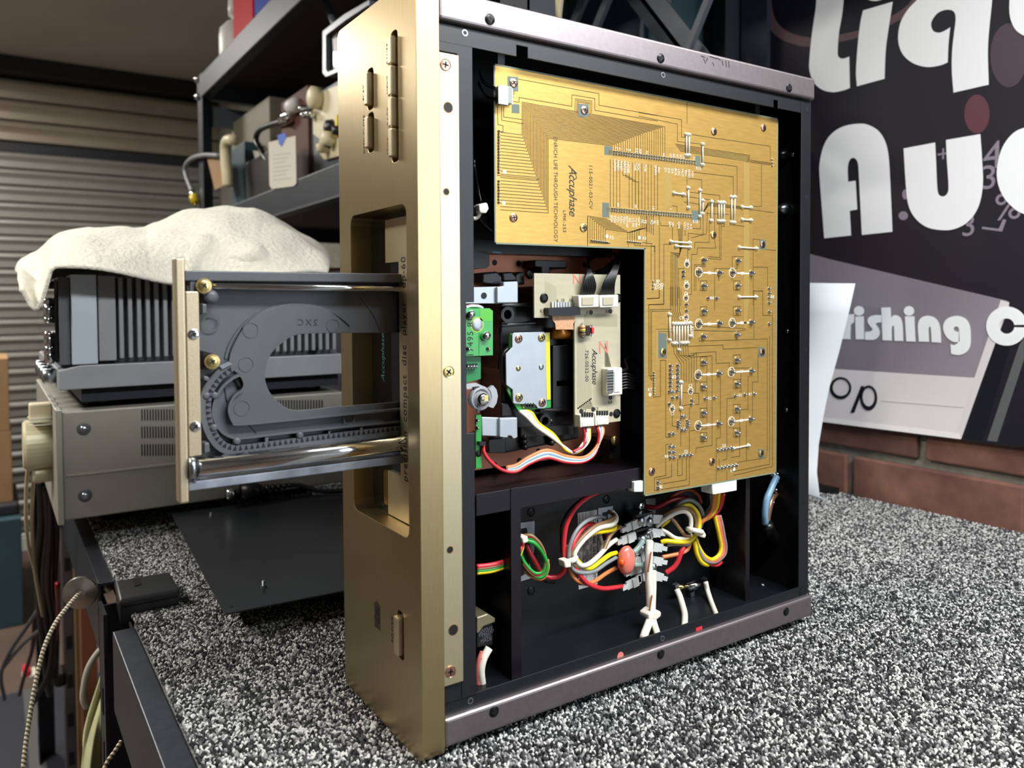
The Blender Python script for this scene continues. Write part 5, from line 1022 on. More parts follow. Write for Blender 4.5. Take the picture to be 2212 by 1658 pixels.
# guide rods
a, c = Hq(352, 211, YT0+.003), Hq(1474, 231, YT0+.003); c = a+(c-a)*((xe-a.x)/(c.x-a.x))
MB().tube([a, c], .0022, 14).build('guide_rod', M['chrome'], TR)
a, c = Hq(222, 1308, YT0-.001), Hq(1478, 1166, YT0-.001); a2 = Hq(1478, 1166, YT0-.001)
zr = Hq(700, 1250, YT0-.001).z
MB().tube([Vector((xh1+.0005, YT0+.002, zr)), Vector((xe, YT0+.002, zr))], .0056, 18).build('slide_tube', M['chrome'], TR)
MB().tube([Vector((xh1, YT0+.002, zr)), Vector((xh1+.0035, YT0+.002, zr))], .0066, 18).build('tube_collar', M['zinc'], TR)
MB().tube([Vector((xh1+.0036, YT0+.002, zr)), Vector((xh1+.0042, YT0+.002, zr))], .0060, 18).build('tube_ring', M['pit'], TR)
z5 = at(600, 1036, 1, YT0).z
zr0, zr1 = at(420, 1060, 1, YT0).z, at(420, 1040, 1, YT0).z
bevel(MB().box(xh1, xe, YT0+.001, YF+.004, zr0, zr1).build('tray_rim', M['trayworn'], TR), .0006)
bevel(MB().box(Hq(240, 1380).x, Hq(262, 1380).x, YT0+.0005, YF, Hq(250, 1390).z, Hq(250, 1345).z).build('rim_tab', M['tray'], TR), .0004)
for x, y in ((303, 213), (353, 665)): screw('wash', Hq(x, y, YT0+.0005), TR)
MB().plate(Hp([(225, 180), (355, 180), (358, 262), (330, 300), (300, 262), (225, 245)], YT0+.002), 1, YT0+.002, YF).build('screw_block', M['tray'], TR)
MB().plate(Hp([(302, 602), (380, 622), (402, 655), (395, 690), (350, 712), (302, 715)], YT0+.002), 1, YT0+.002, YF).build('screw_block', M['blackplastic'], TR)
for q in ([(294, 318), (322, 322), (324, 380), (296, 382)], [(303, 748), (340, 760), (330, 785), (303, 775)], [(306, 1150), (338, 1148), (342, 1205), (308, 1212)]): bevel(MB().plate(Hp(q, YT0+.001), 1, YT0+.001, YF).build('snap_tab', M['tray'], TR), .0006)
p = Hq(350, 278, YT0+.002); MB().lathe([(.004, .006), (.004, 0), (.001, -.0004)], p, 1, 14).build('guide_post', M['tray'], TR)
MB().plate(Hp([(395, 690), (455, 665), (475, 680), (415, 710)], YF-.0072), 1, YF-.0072, YF-.005).build('rack_end', M['trayworn'], TR)

# ================================================================== storage rack standing on the bench
M.update(rack=mat('rack_steel', (34, 40, 50), .5, .3, .08, 20), rackedge=mat('rack_edge', (92, 98, 106), .4, .4), shelfboard=mat('dark_chipboard', (58, 50, 46), .8, 0, .1, 10),
         cream=mat('cream_enamel', (214, 204, 168), .45, 0, .06, 30), walnut=mat('walnut', (82, 46, 34), .7, 0, .2, 25, (1, 1, .15)), cardboard=mat('cardboard', (158, 126, 90), .85, 0, .08, 20), paper=mat('paper', (206, 202, 188), .8),
         tealbox=mat('teal_plastic', (48, 76, 86), .5, 0, .08, 10), tealdark=mat('dark_teal', (22, 44, 60), .5), bluetape=mat('blue_tape', (36, 92, 190), .6), greycord=mat('grey_cord', (120, 124, 128), .5), yellowplug=mat('yellow_plug', (226, 196, 30), .4),
         redcan=mat('red_tin', (196, 10, 26), .6, spec=.1), bluebox=mat('blue_tin', (10, 50, 160), .6, spec=.1), bottle=mat('white_bottle', (238, 240, 234), .4), ampgrey=mat('amp_grey', (150, 153, 158), .45, .2, .04, 40), ampdark=mat('amp_dark_grey', (92, 95, 100), .45, .3), ampsilver=mat('amp_silver', (196, 208, 220), .4, .35, .03, 200, (1, 1, 20)),
         casegrey=mat('case_grey', (150, 148, 138), .5, .15, .03, 60, bump=.05, bdist=.0003), towel=mat('terry_cloth', (236, 233, 218), .95, 0, .05, 160, bump=.9, bdist=.004, sheen=.3, detail=6), coverblk=mat('cover_paint', (26, 29, 34), .30, .3, 0, 5, col2=(44, 48, 52)), greentowel=mat('green_towel', (190, 192, 150), .95, 0, .1, 30, bump=.6, bdist=.003),
         navy=mat('navy', (24, 30, 44), .6), alu=mat('turned_aluminium', (190, 186, 178), .28, 1., .06, 60))
RX0, RX1, RY0, RY1 = .300, .800, .315, 1.985
rk = empty('storage_rack', (.55, 1.15, 0), 'dark steel storage rack with two shelves standing on the bench behind', 'rack')
def upr(x, y, sx, sy, zt=.926):
    b = MB().box(x, x+.038*sx, y, y+.002*sy, .0002, zt).box(x, x+.002*sx, y, y+.058*sy, .0002, zt)
    for k in range(17): b.box(x-.0004*sx, x+.0000*sx, y+.028*sy, y+.036*sy, .06+k*.05, .072+k*.05, 1)
    o = b.build('upright', [M['rack'], M['pit']], rk); return o
upr(RX0, RY0, 1, 1); upr(RX0, RY1, 1, -1); upr(RX1, RY0+.12, -1, 1); upr(RX1, RY1, -1, -1)
MB().box(.792, .80, RY0+.065, RY0+.115, .0002, .926).build('upright', M['rack'], rk)
for z0, z1, zb in ((.858, .922, .915), (.462, .522, .515)):
    bevel(MB().box(RX0-.002, RX0+.026, RY0+.03, RY1-.004, z0, z1).build('front_beam', M['rack'], rk), .003)
    bevel(MB().box(RX1-.026, RX1, RY0+.03, RY1-.004, z0, z1).build('rear_beam', M['rack'], rk), .003)
    MB().box(RX0+.02, RX1-.02, RY1-.045, RY1-.015, z0, z1).build('end_beam', M['rack'], rk); MB().box(RX0+.02, RX1-.02, RY0+.03, RY0+.06, z0, z1).build('end_beam', M['rack'], rk)
    MB().box(RX0+.024, RX1-.024, RY0+.02, RY1-.016, zb-.012, zb-.001).build('shelf_board', M['shelfboard'], rk)
MB().box(RX0-.004, RX0-.002, RY0+.03, RY1-.004, .462, .466).build('beam_strip', M['rackedge'], rk)  # pale strip along the lower edge of the middle beam
p0, p1 = at(460, 232, 1, 1.95), at(620, 250, 1, 1.95); MB().box(p0.x, p1.x+.15, 1.945, 1.965, p0.z-.055, p0.z).build('end_brace', M['rackedge'], rk)
for px, py in ((425, 172), (420, 215)): p = at(px, py, 0, RX0-.004); MB().lathe([(.010, 0), (.010, -.006), (.004, -.010)], (RX0-.002, RY1-.02, p.z), 0, 12).build('bolt', M['chrome'], rk)
# diagonal braces at the back
for a, c, w, m in (((1380, -40), (1490, 100), .016, 'rackedge'), ((1345, -40), (1440, 85), .012, 'rack')):
    p, q = at(*a, 0, .64), at(*c, 0, .64); d = (q-p).normalized(); q = q+d*((.518-q.z)/d.z); p = p+d*((.856-p.z)/d.z); u_ = Vector((0, -d.z, d.y)); MB().obox((p+q)/2, (q-p)/2, u_*w, (.002, 0, 0)).build('brace', M[m], rk)
for a, c, w in (((1325, -30), (1290, 55), .007), ((1273, -30), (1240, 50), .008), ((1520, 25), (1490, 100), .005)):
    p, q = at(*a, 0, .62), at(*c, 0, .62); d = (q-p).normalized(); q = q+d*((.518-q.z)/d.z); p = p+d*((.856-p.z)/d.z); u_ = Vector((0, -d.z, d.y)); MB().obox((p+q)/2, (q-p)/2, u_*w, (.004, 0, 0)).build('brace', M['rackedge'], rk)

def xbox(name, pts, x, dep, m, label=None, cat=None, parent=None, bev=.003):
    """thing whose face towards the aisle (plane x) has the given outline in the photograph"""
    o = MB().plate(pxpoly(pts, 0, x), 0, x, x+dep).build(name, m, parent)
    if bev: bevel(o, bev)
    if label: tag(o, label, cat)
    return o
SH1, SH2 = .922-.008, .522-.008
def shelfbox(name, pxl, pxr, pyt, x, dep, zb, m, label=None, cat=None, parent=None, bev=.003):
    a, c = at(pxl, pyt, 0, x), at(pxr, pyt, 0, x)
    o = MB().box(x, x+dep, c.y, a.y, zb, a.z).build(name, m, parent)
    if bev: bevel(o, bev)
    if label: tag(o, label, cat)
    return o
# upper shelf: bottle, red tin, blue tin
p = at(483, 60, 0, .345); bt = empty('bottle', (.385, p.y, SH1), 'white plastic bottle with round cap on the upper shelf', 'bottle')
r = .052
zt_ = at(480, 0, 0, .345).z
MB().lathe([(r*.92, 0), (r, .006), (r, .105), (r*.95, .125), (r*.6, .145), (r*.32, .152), (r*.32, .165)], (.385, p.y, SH1), 2, 24).build('bottle_body', M['bottle'], bt)
MB().lathe([(r*.50, 0), (r*.52, .02), (r*.48, .05), (r*.3, .06)], (.385, p.y, SH1+.163), 2, 20).build('bottle_cap', M['bottle'], bt)
MB().lathe([(r*1.01, .0), (r*1.01, .035)], (.385, p.y, SH1+.004), 2, 24).build('label_band', mat('red_label', (206, 90, 80), .5), bt)
shelfbox('tin', 502, 545, -30, .335, .07, SH1, M['redcan'], 'tall red tin beside the white bottle on the upper shelf', 'tin')
shelfbox('tin', 548, 590, -40, .335, .07, SH1, M['bluebox'], 'bright blue tin right of the red tin on the upper shelf', 'tin')
# middle shelf: cabinet, instrument, boxes, papers
shelfbox('wooden_cabinet', 607, 665, 222, .345, .30, SH2, M['walnut'], 'walnut veneered cabinet on the middle shelf behind the taped note', 'cabinet', bev=.002)
ins = empty('test_instrument', (.40, 1.05, SH2), 'cream enamelled bench instrument with knobs beside the walnut cabinet', 'instrument')
shelfbox('instrument_body', 668, 760, 212, .352, .28, SH2, mat('instrument_grey', (96, 104, 110), .5, .3), parent=ins)
xbox('instrument_plate', [(676, 215), (700, 196), (760, 170), (760, 330), (700, 345), (688, 330), (690, 300), (676, 290)], .345, .006, M['cream'], parent=ins, bev=.001)
for px, py, rr in ((686, 212, .022), (716, 300, .014), (704, 320, .010)):
    p = at(px, py, 0, .34); MB().lathe([(rr, 0), (rr, -.018), (rr*.7, -.022)], (.344, p.y, p.z), 0, 18).build('knob', M['cream'], ins)
for px, py, rr in ((712, 275, .016), (706, 308, .012), (728, 282, .01)):
    p = at(px, py, 0, .34); MB().lathe([(rr, 0), (rr*.8, -.012)], (.344, p.y, p.z), 0, 14).build('black_fitting', M['blackplastic'], ins)
for px, py in ((668, 236), (682, 248), (672, 250)): p = at(px, py, 0, .345); MB().lathe([(.007, 0), (.006, -.02), (.002, -.022)], (.344, p.y, p.z), 0, 12).build('terminal', M['chrome'], ins)
p = at(729, 272, 0, .344); MB().box(.341, .345, p.y-.006, p.y+.006, p.z-.02, p.z+.02).build('yellow_tag', M['yellowplug'], ins)
mo = empty('display_panel', (.40, 1.0, SH2+.25), 'glass fronted display panel with bright metal rim above the cream instrument', 'display')
gl = pxpoly([(699, 68), (745, 32), (800, 0), (800, 135), (745, 150), (706, 166), (699, 158)], 0, .352); gi_ = pxpoly([(706, 76), (748, 44), (800, 10), (800, 128), (745, 142), (710, 156), (706, 150)], 0, .352)
MB().plate(gl, 0, .350, .372, [gi_]).build('metal_rim', mat('dull_rim', (120, 124, 130), .4, .6), mo); MB().plate(gi_, 0, .358, .370).build('screen', M['glass'], mo)
q = pxpoly([(718, 84), (760, 70), (760, 110), (720, 112)], 0, .357); MB().plate(q, 0, .3572, .358).build('screen_patch', mat('maroon', (60, 20, 30), .4), mo)
p, q = at(706, 8, 0, .36), at(722, 48, 0, .36); MB().tube([at(698, -12, 0, .36), p, q, at(728, 60, 0, .36)], .008, 10).build('support_arm', M['rackedge'], mo)
MB().box(.372, .392, at(790, 60, 0, .36).y, at(720, 60, 0, .36).y, at(668, 212, 0, .352).z, at(720, 100, 0, .36).z).build('stand', M['rack'], mo)
# flexible lamp head with white tip over the cabinet
fl = empty('gooseneck_lamp', (.33, 1.3, SH2), 'black gooseneck with bright round tip curving in front of the walnut cabinet', 'lamp')
MB().tube(crom([at(px, py, 0, .336) for px, py in ((580, 350), (562, 322), (553, 300), (562, 280), (590, 268), (616, 262))], 6), .007, 10).build('flexible_neck', M['blackplastic'], fl)
MB().tube([at(612, 259, 0, .332), at(628, 248, 0, .336)], .014, 14).build('lamp_tip', M['chrome'], fl)
MB().tube([at(628, 232, 0, .334), at(640, 226, 0, .338)], .016, 14).build('lamp_knob', mat('white_gloss', (226, 226, 222), .3), fl)
MB().box(.328, .345, at(600, 350, 0, .336).y, at(572, 350, 0, .336).y, SH2, at(580, 345, 0, .336).z).build('lamp_base', M['blackplastic'], fl)
# note taped to the beam
nt_ = empty('paper_note', (.296, 1.3, .50), 'white handwritten note hanging from blue tape over the shelf beam', 'note')
npx = [(580, 307), (638, 293), (640, 396), (634, 402), (587, 408), (582, 400)]
MB().plate(pxpoly(npx, 0, .2962), 0, .2962, .2968).build('note_sheet', M['paper'], nt_)
MB().plate(pxpoly([(599, 292), (616, 287), (618, 297), (608, 317), (602, 310)], 0, .2955), 0, .2955, .2960).build('tape', M['bluetape'], nt_)
ribbons([pxpoly([(590, 335+k*9), (628-(k % 3)*6, 331+k*9)], 0, .2962) for k in range(7)], 0, .2962, .002, 'note_writing', mat('pale_ink', (170, 172, 166), .7), nt_)
# cream box, teal box, clear bag, cardboard sheet, pale pipe
shelfbox('storage_box', 500, 582, 267, .39, .2, SH2, mat('dusty_cream', (120, 114, 96), .6), 'cream metal box at the back of the middle shelf', 'box')
shelfbox('storage_box', 500, 528, 322, .34, .045, SH2, M['tealbox'], 'small teal plastic box next to the pale pipe on the middle shelf', 'box')
xbox('paper_stack', [(546, 325), (580, 330), (582, 370), (556, 368)], .345, .05, M['paper'], 'white folded papers tucked beside the taped note', 'papers', bev=.001)
bb = shelfbox('equipment_case', 530, 590, 352, .333, .15, SH2, M['blackplastic'], 'low black equipment case lying on the middle shelf', 'case')
xbox('cardboard_sheet', [(447, 340), (478, 332), (486, 400), (464, 410)], .296, .003, M['cardboard'], 'brown cardboard piece hanging by the rack upright', 'cardboard', bev=0)
MB_ = MB().tube(crom([at(px, py, 0, .290) for px, py in ((505, 302), (492, 303), (487, 318), (488, 350), (491, 378), (492, 402))], 6), .013, 12)
tag(MB_.build('plastic_pipe', M['cream']), 'bent cream plastic pipe hooked over the shelf beam', 'pipe')
gc = empty('audio_cable', (.29, 1.85, .6), 'grey cable with a yellow plug dangling beside the rack upright', 'cable')
MB().tube(crom([at(px, py, 0, .288) for px, py in ((475, 336), (440, 335), (412, 344), (400, 362), (404, 385), (412, 405), (417, 418))], 6), .0065, 10).build('cord', M['greycord'], gc)
MB().tube([at(416, 414, 0, .288), at(418, 424, 0, .288)], .010, 12).build('plug_collar', M['chrome'], gc); MB().tube([at(418, 424, 0, .288), at(421, 436, 0, .288)], .012, 12).build('plug_body', M['yellowplug'], gc); MB().tube([at(421, 436, 0, .288), at(422, 444, 0, .288)], .004, 8).build('plug_pin', M['brass'], gc)
# things behind the player on the middle shelf
shelfbox('storage_tub', 1158, 1440, -60, .70, .09, SH2, M['tealbox'], 'large teal storage tub on the shelf behind the player', 'tub', bev=.01)
shelfbox('tub_lid', 1222, 1385, -50, .684, .012, SH2, M['tealdark'], 'dark teal lid leaning on the large storage tub', 'lid', bev=.004)
tag(MB().tube(crom([at(px, py, 0, .49) for px, py in ((1178, -30), (1184, 8), (1192, 50), (1196, 110))], 5), .004, 8).build('white_cord', M['white']), 'thin white cord hanging above the player', 'cord')
xbox('flat_stick', [(1192, -30), (1214, -30), (1198, 120), (1190, 120)], .50, .006, M['cream'], 'cream flat stick standing behind the player', 'stick', bev=.001)
structure(MB().box(.802, .817, RY0+.13, RY1, .525, 1.3).build('trim_2', M['navy']))
# dark boxes under the middle shelf
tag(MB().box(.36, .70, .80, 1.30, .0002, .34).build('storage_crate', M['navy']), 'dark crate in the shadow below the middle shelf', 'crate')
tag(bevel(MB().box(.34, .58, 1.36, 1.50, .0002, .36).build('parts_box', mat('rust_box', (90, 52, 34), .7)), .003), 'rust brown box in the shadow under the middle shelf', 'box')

# ================================================================== grey equipment on the bench, left
YA = .614; YA1 = 1.045
def Yp(pts, y): return [(lambda q: (q.x, q.z))(at(px, py, 1, y)) for px, py in pts]
cs = empty('lower_amplifier', (.02, .83, 0), 'grey metal amplifier case with vent slots lying under the finned amplifier', 'amplifier')
zb0, zb1 = .0300, .1560
xl, xr = -.1465, .195
bevel(MB().box(xl, xr, YA, YA1, zb0, zb1).build('case', M['casegrey'], cs), .002)
bevel(MB().box(xl-.0065, xl, YA-.003, YA1+.003, zb0-.004, zb1+.003).build('face_plate', mat('face_plate', (170, 168, 158), .4, .4), cs), .001)
for x in (-.08, .16):
    for y in (YA+.11, YA1-.05): MB().lathe([(.018, 0), (.020, .008), (.020, .0301)], (x, y, .0), 2, 20).build('foot', M['blackplastic'], cs)
for x0, n_ in ((305, 16), (598, 17)):
    rows = ((884, 908), (921, 946), (959, 984)) if x0 < 400 else ((864, 884),)
    for ya, yb_ in rows:
        for k in range(n_):
            px = x0+k*6.0; sl_ = -.10*k*6/10*.6
            a, c = at(px, ya+sl_, 1, YA), at(px+3.2, yb_+sl_, 1, YA); MB().box(a.x, c.x, YA-.0003, YA+.0002, c.z, a.z).build('vent_slot', M['pit'], cs)
for px, py in ((181, 926), (184, 1070)):
    p = at(px, py, 1, YA); MB().lathe([(.0075, 0), (.0070, -.001), (.0055, -.001)], p, 1, 18).build('screw_seat', M['ampdark'], cs); MB().lathe([(.0050, 0), (.0048, -.0015), (.003, -.0035), (.0006, -.004)], p, 1, 18).build('screw', M['zinc'], cs)
a, c = at(144, 1027, 1, YA), at(735, 962, 1, YA); MB().box(a.x, c.x, YA-.0016, YA+.001, a.z-.0012, a.z+.0012).build('side_ridge', mat('case_ridge', (160, 158, 148), .45), cs)
# knobs and plug on its face
for py, rr, ln, m in ((957, .0300, .0300, 'cream'), (1022, .0105, .0200, 'cream')):
    z = at(100, py, 1, .70).z; MB().lathe([(rr, 0), (rr, -ln*.9), (rr*.9, -ln)], (xl-.0065, .70, z), 0, 36, smooth=False).build('knob', mat('ivory_knob', (216, 210, 178), .35, .25), cs)
z = at(100, 890, 1, .68).z; bevel(MB().box(xl-.030, xl-.0065, .668, .690, z-.011, z+.012).build('plug_housing', M['cream'], cs), .002)
for k in range(3): MB().box(xl-.0305, xl-.0065, .6675, .669, z-.014+k*.004, z-.0125+k*.004).build('plug_fin', M['white'], cs)
for k, (dx, rr) in enumerate(((0, .0022), (.010, .0022))):
    tag(MB().tube(crom([Vector((xl-.030+dx*.3, .68, z-.004)), at(86+dx*900, 935, 1, .69), at(62+dx*1400, 1000, 1, .71), at(56+dx*1300, 1100, 1, .74), at(62+dx*900, 1180, 1, .78), at(75, 1230, 1, .85), at(92, 1330, 1, .95)], 7), rr, 8).build('ivory_cable', mat('ivory_cable', (196, 186, 150), .45)), ['outer ivory cable hanging from the plug of the lower amplifier', 'inner ivory cable hanging from the plug of the lower amplifier'][k], 'cable')
# upper amplifier
am = empty('finned_amplifier', (.02, .83, zb1), 'silver grey power amplifier with vertical cooling fins under the cream towel', 'amplifier')
zp0, zp1, zp2, zp3 = .1605, .1810, .2085, .3140
MB().box(-.125, .19, YA+.012, YA1-.01, zp0+.004, zp1).build('shade_block', mat('shade_navy', (20, 24, 34), .5), am)  # dark block standing in for the shadow between the feet under the base
for x in (-.10, .16):
    for y in (YA+.05, YA1-.05): MB().lathe([(.016, 0), (.018, .006), (.018, .010)], (x, y, zb1), 2, 18).build('foot', M['blackplastic'], am)
bs_ = MB(); prof = [(-.1484, .1810), (.1950, .1810), (.1950, zp2), (-.1270, zp2), (-.1484, .2030)]
bevel(bs_.plate(prof, 1, YA, YA1).build('base', M['ampgrey'], am), .001)
xa0, xa1, xa2 = -.1346, -.1081, -.0880
bevel(MB().box(xa0, xa1, YA+.0005, YA+.055, zp2+.001, zp3).build('corner_pillar', M['ampsilver'], am), .001)
bevel(MB().box(xa1+.0015, xa2, YA+.003, YA+.05, zp2+.004, zp3-.001).build('side_block', M['ampgrey'], am), .001)
MB().box(-.128, .192, YA+.022, YA1-.02, zp2+.0005, zp3-.004).build('heat_sink_core', M['ampdark'], am)
x = xa2+.003; fin = None
while x < .188:
    if fin is None:
        fin = MB().box(0, .0052, 0, .020, 0, zp3-zp2-.0085); fme = bevel(fin.build('fin', M['ampgrey'], am, Vector((0, 0, 0))), .0012); fme.location = Vector((x, YA+.003, zp2+.006))-WLOC[am]; fdat = fme.data
    else:
        o = place('fin', fdat, (x, YA+.003, zp2+.006), am); bevel(o, .0012)
    x += .0098
for px in (243, 678): p = at(px, 772 if px < 400 else 752, 1, YA+.01); MB().lathe([(.0050, 0), (.0048, -.004), (.003, -.006)], (p.x, YA+.012, zp2+.006), 1, 14).build('bolt', M['blackscrew'], am)
# glass front with chrome fittings
MB().box(xa0-.016, xa0-.013, YA+.012, YA1-.012, zp2+.004, zp3-.006).build('front_glass', M['glass'], am)
MB().box(xa0-.012, xa0-.001, YA+.008, YA1-.012, zp2+.001, zp3-.003).build('front_panel', M['ampdark'], am)
for py, rr in ((615, .005), (650, .004), (672, .011), (690, .004), (722, .004), (735, .010), (755, .006), (770, .009)):
    p = at(128, py, 1, YA+.03); MB().lathe([(rr, 0), (rr, -.008), (rr*.5, -.010)], (xa0-.016, YA+.03+rr, p.z), 0, 14).build('chrome_fitting', M['chrome'], am)
for k in range(4): MB().lathe([(.009, 0), (.009, -.012), (.006, -.014)], (-.149, YA+.05+k*.055, .194), 0, 16).build('control_knob', M['zinc'], am)
# plug and lead lying by the lower case
pg = empty('jack_plug', (.04, .60, .045), 'black jack plug with ribbed sleeve sticking out from the grey case', 'plug')
yj = .592
zj = at(540, 1060, 1, yj).z
xj = [at(px, 1060, 1, yj).x for px in (488, 505, 520, 548, 560, 600, 636)]
MB().tube([(xj[0], yj, zj), (xj[1], yj, zj)], .0072, 14).build('plug_tip', M['chrome'], pg); MB().tube([(xj[1], yj, zj), (xj[2], yj, zj)], .0050, 14).build('plug_neck', M['rack'], pg)
MB().tube([(xj[2], yj, zj), (xj[3], yj, zj), (xj[4], yj, zj)], [.0100, .0105, .0080], 16).build('plug_body', M['blackplastic'], pg)
for k in range(6): x = xj[4]+(xj[6]-xj[4])*k/6; MB().tube([(x, yj, zj), (x+.004, yj, zj)], .0062-k*.0006, 12).build('sleeve_rib', M['blackplastic'], pg)
MB().tube(crom([(xj[4], yj, zj), (xj[6], yj, zj), (xj[6]+.03, yj-.01, zj-.01), (xj[6]+.06, yj-.02, .0285)], 5), .0030, 8).build('lead', M['blackplastic'], pg)

# ================================================================== cream towel thrown over the amplifier
sil = [(40, 588), (48, 566), (70, 542), (130, 512), (190, 494), (270, 491), (320, 496), (345, 483), (400, 462), (450, 448), (490, 444), (545, 452), (590, 474), (640, 505), (665, 519), (700, 540), (714, 562), (712, 585)]
sx = []
for px, py in sil: q = at(px, py, 1, .76); sx.append((q.x, q.z))
ztop = zp3+.0015
def prof_(x):
    if x <= sx[0][0]: return sx[0][1]
    for (a, za), (c, zc) in zip(sx[:-1], sx[1:]):
        if a <= x <= c and c > a: return za+(zc-za)*(x-a)/(c-a)
    return sx[-1][1]
def vn(x, y):  # smooth folds
    return .5*math.sin(x*38+y*17+1.3)+.3*math.sin(x*71-y*44+.4)+.35*math.sin(y*63+x*22)
tw = MB(); NX, NY = 110, 56
x0_, x1_ = sx[0][0], max(p[0] for p in sx)
g = []
for i in range(NX+1):
    u_ = i/NX; px_ = 40+(712-40)*u_; x = at(px_, 580, 1, .76).x; hpk = max(prof_(x)-ztop, .006)
    row = []
    for j in range(NY+1):
        v = j/NY; y = .575+v*.43; xx = at(px_, 580, 1, y).x if y < .80 else x+(y-.80)*.25
        s_ = math.sin(math.pi*min(1, max(0, (y-.585)/.40)))**.75 if .585 < y < .985 else 0
        z = ztop+.0035+(hpk-.0035)*s_*(1+.0*vn(x, y))+.011*vn(x, y)*s_*(1-s_*.55)-.009*abs(math.sin(x*30+y*24+.7))**3*s_*(1-s_*.5)+.005*math.sin(x*95+y*60)*s_*(1-s_)
        yy = y+.012*math.sin(x*26+1)*(1-v)
        if y < .612: z -= (.612-y)*.55*(.5+.5*math.sin(x*19+.8)); z = max(z, ztop-.016) if x > -.14 else z
        if x < -.143:   # the end that hangs past the glass front
            d = (-.143-x)/(-.143-x0_); z -= .034*math.sin(math.pi*min(1, d*1.05))*(1-.85*s_)
            if s_ < .35: z -= .020*d*(1-s_)
        row.append(Vector((xx, yy, z)))
    g.append(row)
vs_ = [p for r_ in g for p in r_]
fs_ = [(i*(NY+1)+j, (i+1)*(NY+1)+j, (i+1)*(NY+1)+j+1, i*(NY+1)+j+1) for i in range(NX) for j in range(NY)]
tw.add(vs_, fs_, 0, True)
to = empty('towel', (.02, .78, ztop), 'cream terry towel thrown in a heap over the finned amplifier', 'towel')
o = tw.build('cloth', M['towel'], to); sm = o.modifiers.new('solid', 'SOLIDIFY'); sm.thickness = .004; sm.offset = 1
# folded-back corner in front
fl_ = MB(); NX2, NY2 = 50, 20; xa, xb = at(384, 540, 1, .60).x, at(704, 560, 1, .60).x; gg = []
for i in range(NX2+1):
    u_ = i/NX2
    for j in range(NY2+1):
        v = j/NY2; x = xa+(xb-xa)*u_+.016*(1-u_)*(1-v)*1.2
        hz = (.050+.012*math.sin(u_*3.0))*(1-.85*max(0, u_-.55)/.45)
        z = ztop-.004+hz*v; y = .596+.060*v*v+.012*math.sin(u_*7+v*3)*(.4+v)+.010*math.sin(u_*15-v*4)*v-.010*math.sin(math.pi*v)
        gg.append(Vector((x, y, z)))
fl_.add(gg, [(i*(NY2+1)+j, (i+1)*(NY2+1)+j, (i+1)*(NY2+1)+j+1, i*(NY2+1)+j+1) for i in range(NX2) for j in range(NY2)], 0, True)
o = fl_.build('folded_corner', M['towel'], to); sm = o.modifiers.new('solid', 'SOLIDIFY'); sm.thickness = .006

# ================================================================== bottom cover of the player, lying on the bench
cv = empty('bottom_cover', (.13, .45, 0), 'flat black sheet metal cover lying on the carpet beside the player', 'cover')
nl, fl2 = Vector((-.0554, .2514)), Vector((-.0309, .6361)); d1 = (fl2-nl).normalized(); d2 = Vector((d1.y, -d1.x))
pts = [nl, nl+d1*.36, nl+d1*.36+d2*.40, nl+d2*.40]
bevel(MB().plate([(p.x, p.y) for p in pts], 2, .0206, .0220).build('sheet', M['coverblk'], cv), .0004)
for a, b_ in ((.07, .07), (.07, .33), (.30, .07), (.30, .33)):
    q = nl+d1*a+d2*b_; MB().lathe([(.016, 0), (.019, .004), (.019, .0207)], (q.x, q.y, -.0005), 2, 18).build('foot', M['blackplastic'], cv)
for px, py in ((500, 1310), (369, 1106)):
    p = at(px, py, 2, .022); MB().plate(circ(p.x, p.y, .0019, 14), 2, .0218, .0222).build('screw_hole', M['pit'], cv)
for k, (px, py) in enumerate(((456, 1117), (570, 1268))):
    p = at(px, py, 2, .0220); b = MB().lathe([(.0028, 0), (.0028, .0016), (.0016, .0020)], p, 2, 12, smooth=False)
    for q in range(4): b.lathe([(.0012, .0018+q*.0012), (.0018, .0023+q*.0012), (.0012, .0028+q*.0012)], p, 2, 10, smooth=False)
    tag(b.build('loose_screw', M['zinc']), ['small loose screw standing on the far part of the black cover', 'small loose screw standing near the front edge of the black cover'][k], 'screw')

# ================================================================== sheet of paper and scrap behind the player
pp = MB(); rr_ = [(1847, 612), (1832, 680), (1812, 760), (1792, 832), (1778, 900), (1768, 960), (1764, 1020), (1770, 1072), (1790, 1083)]
gl_ = []
for k, (px, py) in enumerate(rr_):
    x = .755-.03*(k/8)+(.008 if k == 8 else 0); q = at(px, py, 0, x); q.z = max(q.z, .0005)
    gl_.append((q, Vector((x+.012, q.y+.13, max(q.z+.004, .0008)))))
vs_ = [v for a in gl_ for v in a]; pp.add(vs_, [(2*k, 2*k+1, 2*k+3, 2*k+2) for k in range(len(gl_)-1)], 0, True)
o = pp.build('paper_sheet', mat('white_sheet', (226, 234, 242), .7)); sm = o.modifiers.new('solid', 'SOLIDIFY'); sm.thickness = .0006
tag(o, 'tall white paper sheet standing between the player and the brick wall', 'paper')
q = [(lambda v: (v.x, v.y))(at(px, py, 2, .001)) for px, py in ((1764, 1048), (1800, 1040), (1826, 1062), (1778, 1062))]
tag(MB().plate([(min(x, .80), y) for x, y in q], 2, .0005, .009).build('rubber_scrap', M['blackplastic']), 'black rubber scrap on the carpet against the brick wall', 'scrap')

